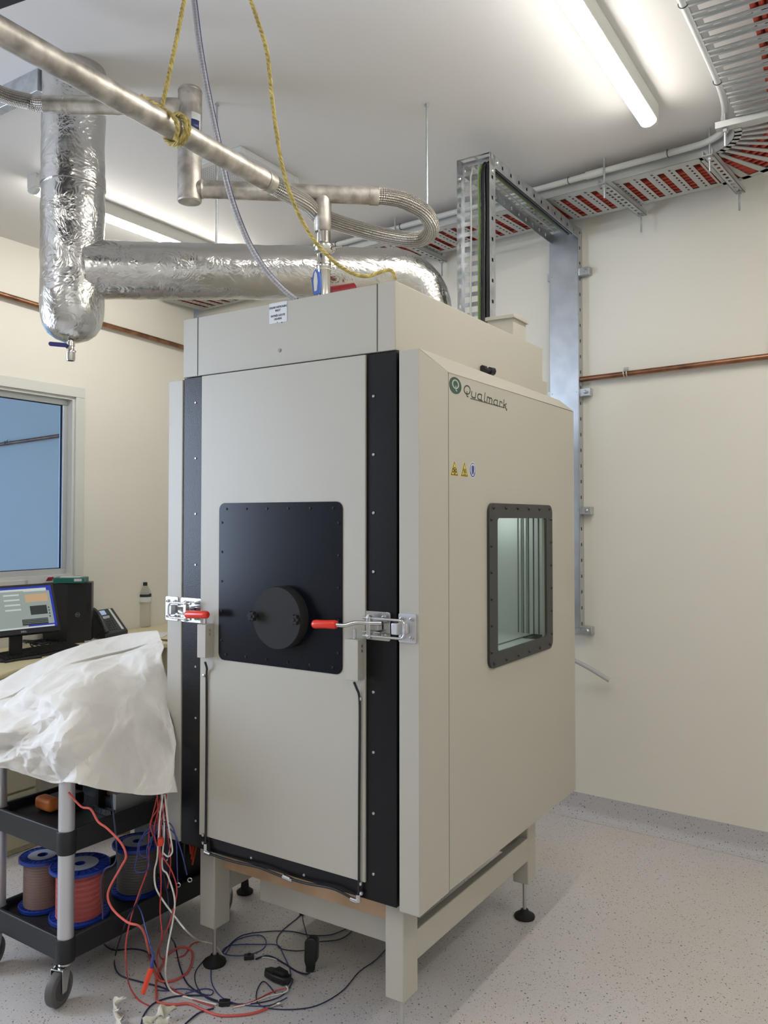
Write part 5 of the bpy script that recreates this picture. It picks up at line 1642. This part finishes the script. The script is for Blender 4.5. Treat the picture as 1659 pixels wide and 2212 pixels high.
def facet(x, y, n, seed):
    "heights of a randomly jittered triangular lattice, linear inside every triangle"
    x *= n; y *= n; x += .35 * sin(y * 1.7 + seed); i, j = math.floor(x), math.floor(y); fx, fy = x - i, y - j
    def h(a, b_):
        q = (a, b_, n, seed)
        if q not in LAT: LAT[q] = random.Random(a * 7919 + b_ * 104729 + seed * 31 + n).uniform(-1, 1)
        return LAT[q]
    if (i + j + seed) % 2:
        if fx + fy < 1: return h(i, j) * (1 - fx - fy) + h(i + 1, j) * fx + h(i, j + 1) * fy
        return h(i + 1, j + 1) * (fx + fy - 1) + h(i, j + 1) * (1 - fx) + h(i + 1, j) * (1 - fy)
    if fx > fy: return h(i, j) * (1 - fx) + h(i + 1, j) * (fx - fy) + h(i + 1, j + 1) * fy
    return h(i, j) * (1 - fy) + h(i, j + 1) * (fy - fx) + h(i + 1, j + 1) * fx
b = MB()
for j in range(NV + 1):
    fj = (len(G) - 1) * j / NV
    for i in range(NU + 1):
        fi = (len(G[0]) - 1) * i / NU
        q = crrow([crrow(r, fi) for r in G], fj)
        pp = q * 5.5 + V((3.1, 1.7, .4)); pp2 = q * 13
        # folded facets: cell noise plus ridges
        dd_, pt_ = noise.voronoi(pp + noise.noise_vector(q * 3) * .5, distance_metric='DISTANCE', exponent=2.5)
        U_, V_ = i / NU, j / NV
        fct = facet(U_, V_, 6, 3) * .042 + facet(U_ + .1 * V_, V_, 13, 8) * .020 + facet(U_, V_ + .2 * U_, 27, 5) * .0065
        rd = abs(noise.noise(q * 3.4 + V((9, 2, 5)))) * .045 + noise.noise(pp2 * 1.6) * .003
        amp = 1.0 if fj > 2.2 else .45
        low = max(0.0, (fj - 4) / 2)
        nrm = V((-.35, -.9, .25)).normalized()
        q = q + nrm * ((fct + rd - .02) * amp * (1 + .6 * low))
        if j == NV: q = q + Z * (noise.noise(V((i * .06, 3, 1))) * .006)
        b.v.append(q)
for j in range(NV):
    for i in range(NU):
        k0 = j * (NU + 1) + i
        b.face([k0, k0 + NU + 1, k0 + NU + 2, k0 + 1])
SHT = b.build('dust_sheet', M['sheet'])
SHT.data.set_sharp_from_angle(angle=radians(16))
so = SHT.modifiers.new('thick', 'SOLIDIFY'); so.thickness = .0012
tag(SHT, 'crumpled white dust sheet draped over the top of the cart', 'dust sheet')

# ================================================================== LOOSE WIRES
def wire(pts, r_, mt, label, nm='wire', grp=None):
    P_ = []
    for q in pts:
        if len(q) == 2: P_.append(onz(q[0], q[1], r_ + .001))
        elif q[2] < 1: P_.append(onz(q[0], q[1], q[2]))
        else: P_.append(at(*q))
    return tag(MB().tube(spline(P_, 7), r_, 7).build(nm, mt), label, 'wire', grp)


wire([(148, 1712, 2.72), (175, 1742, 2.70), (196, 1748, 2.68), (212, 1775, 2.66), (232, 1790, 2.64), (262, 1822, 2.62), (272, 1850, 2.62), (262, 1872, 2.62), (238, 1915, 2.64), (233, 1940, 2.64), (245, 1966, 2.62), (275, 1992, 2.56), (300, 2000, 2.54), (312, 2018, 2.60), (320, 2050, 2.68), (322, 2060)], .0036, M['pink_wire'], 'thick salmon red test lead curving down from the middle cart shelf to the floor')
wire([(352, 1716, 2.84), (345, 1770, 2.83), (340, 1850, 2.83), (334, 1880, 2.83), (336, 1915, 2.82), (352, 1945, 2.82), (378, 1980, 2.80), (402, 2010, 2.74), (425, 2030, .05), (440, 2034), (465, 2042), (488, 2074)], .0030, M['white_wire'], 'white wire falling from the cart and swinging right to the small connector')
wire([(349, 1716, 2.85), (355, 1790, 2.84), (350, 1870, 2.83), (362, 1890, 2.82), (377, 1940, 2.81), (374, 1985, 2.80), (362, 2050, 2.72), (358, 2110, .06), (372, 2142), (410, 2156), (468, 2170)], .0030, M['white_wire'], 'white wire hanging straight down then curving to the front connector')
wire([(356, 1716, 2.84), (362, 1770, 2.83), (372, 1830, 2.83), (370, 1845, 2.83), (362, 1850, 2.83), (352, 1842, 2.83)], .0028, M['white_wire'], 'short white wire looped up beneath the dust sheet')
RW_ = [
 ([(353, 1716, 2.85), (338, 1765, 2.84), (333, 1800, 2.84), (345, 1840, 2.83), (370, 1880, 2.82), (382, 1920, 2.82), (376, 1960, 2.81), (362, 2005, 2.78), (340, 2060, .06), (345, 2110), (370, 2135), (420, 2160), (462, 2174)], 'thin red wire crossing behind the white wires and reaching the front connector'),
 ([(341, 1716, 2.86), (322, 1800, 2.84), (320, 1870, 2.83), (300, 1930, 2.80), (285, 1975, 2.76), (273, 2030, 2.72), (272, 2080, 2.72), (280, 2130, .03), (300, 2160), (325, 2174)], 'thin red wire hanging furthest left from the cart to the scraps of tape'),
 ([(360, 1716, 2.84), (346, 1800, 2.83), (348, 1900, 2.82), (346, 1970, 2.81), (350, 2018, 2.79), (344, 2050, .10), (352, 2072), (395, 2065), (414, 2040), (440, 2032)], 'thin red wire hanging between the white wires and turning right across the floor')]
for pts, lab in RW_: wire(pts, .0024, M['red_wire'], lab)
wire([(322, 2062), (330, 2090), (345, 2118), (375, 2118), (405, 2100), (416, 2070), (412, 2052), (390, 2046), (362, 2062), (350, 2085), (338, 2115), (338, 2150), (341, 2164), (375, 2170), (408, 2168), (440, 2182), (480, 2194), (540, 2190), (578, 2178)], .0040, M['pink_wire'], 'salmon red lead looping on the floor and ending at a silver clip')
BW = [
 ([(352, 1770, 2.85), (330, 1790, 2.84), (302, 1815, 2.82), (296, 1850, 2.82), (292, 1880, 2.82), (310, 1884, 2.82), (322, 1870, 2.82), (318, 1830, 2.83), (345, 1784, 2.84)], 'dark blue wire looped beneath the sheet left of the white wires'),
 ([(346, 1774, 2.85), (368, 1780, 2.83), (380, 1812, 2.83), (383, 1880, 2.83), (384, 1905, 2.84)], 'dark blue wire hanging in front of the chamber edge to a ring terminal'),
 ([(350, 1780, 2.85), (376, 1800, 2.83), (392, 1840, 2.83), (404, 1890, 2.84)], 'dark blue wire ending in a ring terminal furthest right'),
 ([(340, 1780, 2.85), (312, 1800, 2.83), (300, 1840, 2.82), (318, 1850, 2.83), (330, 1810, 2.84), (352, 1776, 2.85)], 'small blue wire loop right under the dust sheet')]
for pts, lab in BW: wire(pts, .0022, M['blue_wire'], lab)
for k, (u, v) in enumerate(((385, 1908), (410, 1897))):
    q_ = at(u, v, 2.84)
    tag(MB().tube([q_ + V((.007 * cos(a_ * pi / 6), 0, .007 * sin(a_ * pi / 6) - .006)) for a_ in range(12)], .0018, 6, closed=True).build('ring_terminal', M['chrome']), ('left' if k == 0 else 'right') + ' of two silver ring terminals hanging in front of the chamber', 'ring terminal')
BK = [
 ([(240, 1718, 2.74), (252, 1850, 2.66), (226, 1880, 2.66), (219, 1915, 2.66), (222, 1965, 2.66), (222, 1985, 2.67)], 'black wire hanging beside the front red spool'),
 ([(320, 1795, 2.84), (318, 1870, 2.83), (300, 1940, 2.80), (275, 1985, 2.74), (262, 2020, .10), (250, 2060), (248, 2088), (262, 2108), (300, 2120), (340, 2130), (364, 2138)], 'black lead curving wide to the left on the floor'),
 ([(225, 2040), (245, 2052), (290, 2050), (322, 2060), (342, 2095), (362, 2135), (364, 2138)], 'black lead running from under the cart to the other black lead'),
 ([(330, 1800, 2.85), (362, 1930, 2.84), (364, 2010, 2.80), (378, 2040, .02), (388, 2085), (405, 2125), (440, 2150), (470, 2162)], 'black wire running along the floor to the front connector'),
 ([(305, 2212), (312, 2190), (335, 2166), (380, 2152), (440, 2150)], 'dark lead entering from the bottom edge of the picture'),
 ([(400, 2212), (430, 2188), (462, 2178)], 'short dark lead leaving the front connector toward the bottom edge')]
for pts, lab in BK: wire(pts, .0027, M['navy_wire'], lab)
NV_ = [
 ([(487, 2062), (505, 2035), (530, 2024), (560, 2020), (574, 2030), (570, 2048), (540, 2062), (500, 2064), (480, 2056), (500, 2042), (560, 2040), (600, 2042), (612, 2062), (625, 2090), (628, 2110)], 'thin blue wire coiled on the floor under the chamber'),
 ([(480, 2058), (520, 2022), (580, 2012), (630, 2012), (668, 2020), (710, 2020), (740, 2010), (758, 2000), (764, 1992)], 'thin navy wire running back to the rear under the chamber'),
 ([(664, 2024), (655, 1990), (652, 1975), (640, 1985), (610, 2010), (598, 2030), (605, 2048), (640, 2054), (680, 2050)], 'thin navy wire looping round behind the standing clamp'),
 ([(690, 2034), (730, 2030), (755, 2016), (766, 1998)], 'short navy wire between the clamp and the rear plug'),
 ([(440, 2075), (422, 2100), (425, 2130), (450, 2158), (500, 2168), (560, 2166), (610, 2150), (632, 2120), (628, 2112)], 'navy wire making a wide loop in front of the left foot'),
 ([(456, 2090), (458, 2125), (480, 2155), (520, 2170), (580, 2172), (620, 2155)], 'blue wire curving from the left foot toward the tilted clamp'),
 ([(594, 2145), (570, 2120), (555, 2140), (556, 2165), (580, 2178), (640, 2180), (690, 2170), (740, 2140), (775, 2100), (810, 2075), (834, 2050)], 'long navy wire sweeping right across the floor to the right leg'),
 ([(335, 2138), (360, 2140), (400, 2136), (450, 2150), (460, 2140), (440, 2136), (400, 2146)], 'blue wire squiggle on the floor left of the front connector')]
for pts, lab in NV_: wire(pts, .0019, M['blue_wire'] if 'blue' in lab else M['navy_wire'], lab)
wire([(552, 2072), (580, 2065), (612, 2080), (640, 2098), (662, 2104, .02), (670, 2100, .03)], .0032, M['navy_wire'], 'dark flex from the middle connector to the standing clamp')
wire([(552, 2070), (575, 2068), (600, 2074), (616, 2080)], .0022, M['white_wire'], 'short white wire right of the middle connector')
wire([(504, 2176), (540, 2168), (580, 2152), (610, 2146), (622, 2138, .02), (618, 2130, .02)], .0022, M['white_wire'], 'white wire from the front connector to the tilted clamp')
wire([(504, 2174), (540, 2166), (590, 2142), (622, 2134, .02)], .0022, M['red_wire'], 'red wire from the front connector to the tilted clamp')
# connectors
for (u, v, rz, lab) in ((538, 2072, .15, 'small black connector block on the floor, the one further back'), (485, 2172, .05, 'small black connector block at the front of the wire tangle')):
    q_ = onz(u, v, 0)
    t = thing('connector_block', lab, 'connector')
    MB().abox(q_ + Z * .001, .036, .020, .016, rz).build('housing', M['black_plastic'], t, bevel=.002)
    MB().abox(q_ + Z * .017, .012, .012, .003, rz).build('latch_tab', M['black_rubber'], t)
# clamps
CP1 = thing('current_clamp', 'black current clamp standing upright on the floor under the chamber', 'current clamp')
c1_ = onz(668, 2103, 0.0)
b = MB(); b.prism([c1_ + V((a_, 0, b_)) for a_, b_ in ((-.013, .02), (.010, .02), (.026, .042), (.028, .110), (.014, .122), (-.004, .122), (-.018, .108), (-.019, .042))], V((.006, .030, 0)))
b.build('clamp_jaw', M['black_plastic'], CP1, bevel=.005, seg=3)
b = MB(); b.prism([c1_ + V((a_, .004, b_)) for a_, b_ in ((-.014, .0), (.014, .0), (.020, .045), (-.012, .045))], V((.004, .020, 0))); b.build('clamp_base', M['black_rubber'], CP1, bevel=.004)
CP2 = thing('current_clamp', 'black current clamp lying tilted on the floor in front of the standing one', 'current clamp')
c2_ = onz(600, 2118, 0.0)
b = MB(); ax = V((.80, -.60, 0)); ay = V((.6, .8, 0))
b.prism([c2_ + ax * a_ + ay * b_ + Z * .004 for a_, b_ in ((-.055, -.008), (-.045, -.020), (.0, -.026), (.045, -.022), (.056, -.004), (.050, .018), (.0, .024), (-.045, .014))], Z * .026)
b.build('clamp_jaw', M['black_plastic'], CP2, bevel=.006, seg=3)
b = MB(); b.prism([c2_ + ax * a_ + ay * b_ + Z * .030 for a_, b_ in ((-.01, -.018), (.04, -.016), (.045, .008), (-.005, .014))], Z * .014)
b.build('trigger', M['black_rubber'], CP2, bevel=.004)
# clip, probe, plug
q_ = onz(590, 2174, .004); CPL = MB(); CPL.cyl(q_ + V((-.012, -.006, 0)), q_ + V((.012, .010, .002)), .0042, 10); CPL.lathe([(.004, 0), (.007, .006), (.007, .012), (.003, .016)], q_ + V((.010, .006, .003)), V((.8, .5, .1)), 10)
tag(CPL.build('silver_clip', M['polished']), 'small silver clip at the end of the salmon red lead', 'clip')
PR_ = thing('test_probe', 'red test probe with a blue neck hanging just above the floor', 'test probe')
a_p, b_p = at(327, 2090, 2.60), at(309, 2145, 2.60)
MB().tube([a_p, a_p.lerp(b_p, .1), a_p.lerp(b_p, .55), b_p], [.0065, .0085, .0085, .0075], 8).build('probe_grip', M['red_plug'], PR_)
MB().tube([at(331, 2060, 2.61), a_p], [.004, .0065], 8).build('probe_neck', M['blue_wire'], PR_)
wire([(293, 1950, 2.80), (305, 1970, 2.74), (316, 2010, 2.68), (326, 2045, 2.62), (331, 2062, 2.61)], .0022, M['blue_wire'], 'blue lead from the cart down to the red test probe')
for (u, v, lab) in ((652, 1976, 'tiny black plug at the back under the chamber'), (765, 1992, 'tiny black plug beside the right end of the front rail')):
    q_ = onz(u, v, 0); tag(MB().abox(q_ + Z * .001, .020, .012, .012, .6).build('small_plug', M['black_plastic'], bevel=.002), lab, 'plug')
# bundle of white wire ends with red tape
tag(MB().lathe([(.010, -.012), (.011, 0), (.010, .012)], at(347, 1818, 2.82), V((.1, 0, 1)), 14).build('red_tape_wrap', M['red_plug']), 'band of red tape wrapped round the hanging white wires', 'tape')

# crumpled tape scraps
def scrap(poly, label):
    mb = MB(); n_ = 14
    P_ = [onz(u, v, z_) for u, v, z_ in poly]
    sp = resample(spline(P_, 8), .006)
    for i, q in enumerate(sp):
        a_ = i * .35; wv = V((cos(a_) * .8, .3, sin(a_))) * (.034 + .012 * sin(i * 1.3)); mb.v += [q - wv * .5, q + wv * .5]
    for k_, q in enumerate(mb.v): mb.v[k_] = V((q.x, q.y, max(q.z, .001)))
    for i in range(len(sp) - 1): mb.face([2 * i, 2 * i + 1, 2 * i + 3, 2 * i + 2])
    o = mb.build('tape_scrap', M['tape']); s_ = o.modifiers.new('thick', 'SOLIDIFY'); s_.thickness = .001; s_.offset = 0
    return tag(o, label, 'tape scrap')
scrap([(262, 2158, .05), (250, 2172, .02), (255, 2190, .012), (262, 2215, .01)], 'small twisted scrap of cream tape on the floor at the left')
scrap([(372, 2182, .02), (350, 2186, .03), (338, 2200, .025), (318, 2206, .02), (330, 2216, .01), (362, 2198, .03)], 'larger crumpled scrap of cream tape on the floor at the bottom edge')

# stand behind the chamber with its foot showing
SB_ = thing('support_stand', 'cream support leg on a black foot seen behind the left front leg of the chamber', 'support stand')
q_ = onz(529, 1928, 0)
MB().abox(V((q_.x, q_.y, .10)), .07, .07, .35, .56).build('post', M['cream'], SB_, bevel=.003)
MB().lathe([(.034, 0), (.036, .008), (.018, .022), (.010, .10)], q_, Z, 24).build('foot_pad', M['black_rubber'], SB_)
# black crate on the far end of the cart's lower shelf
CR = MB(); CR.box(ct(.535, .02, .186), CL * .20, CW * .30, Z * .19)
tag(CR.build('black_crate', M['black_plastic'], bevel=.006), 'black crate at the far end of the lower cart shelf behind the grey spool', 'crate')
for k_ in range(3):
    q0_, q1_ = ct(.56 + .03 * k_, .03, .385), ct(.64, .20, .39)
    tag(MB().tube(spline([ct(.55, .0 - .004 * k_, .30 - .02 * k_), q0_, (q0_ + q1_) / 2 + Z * .02, q1_], 6), .004, 8).build('orange_cable', M['red_plug']), 'orange red cable coiled over the black crate on the cart', 'cable', 'orange cables over the black crate')
# the rest of the bunch hanging beneath the sheet
for k_ in range(9):
    u0 = 338 + random.uniform(-3, 24); dpt = 2.86 + random.uniform(-.02, .02); kind_ = ('red_wire', 'navy_wire', 'white_wire')[k_ % 3]
    sw = random.uniform(-26, 22); ln = random.uniform(90, 210)
    wire([(u0, 1712, dpt), (u0 + sw * .3, 1712 + ln * .35, dpt - .01), (u0 + sw, 1712 + ln * .7, dpt - .02), (u0 + sw * .6 + random.uniform(-8, 8), 1712 + ln, dpt - .02)], .0019, M[kind_],
         {'red_wire': 'thin red wire in the bunch hanging beneath the dust sheet', 'navy_wire': 'thin navy wire in the bunch hanging beneath the dust sheet', 'white_wire': 'thin white wire in the bunch hanging beneath the dust sheet'}[kind_], 'wire', 'loose wires hanging beneath the dust sheet')

# ------------------------------------------------------------------ put every thing's origin at its base
def finish():
    for r in [o for o in COL.objects if o.parent is None and o.type in ('MESH', 'EMPTY')]:
        ds = [r] + list(r.children_recursive)
        ms = [d for d in ds if d.type == 'MESH' and len(d.data.vertices)]
        if not ms: continue
        lo_ = V((1e9,) * 3); hi_ = V((-1e9,) * 3)
        for d in ms:
            for v_ in d.data.vertices:
                for k in range(3):
                    if v_.co[k] < lo_[k]: lo_[k] = v_.co[k]
                    if v_.co[k] > hi_[k]: hi_[k] = v_.co[k]
        base = V(((lo_.x + hi_.x) / 2, (lo_.y + hi_.y) / 2, lo_.z))
        mt = Matrix.Translation(-base); seen = set()
        for d in ms:
            if d.data.name not in seen:
                seen.add(d.data.name); d.data.transform(mt)
        r.location = base


finish()
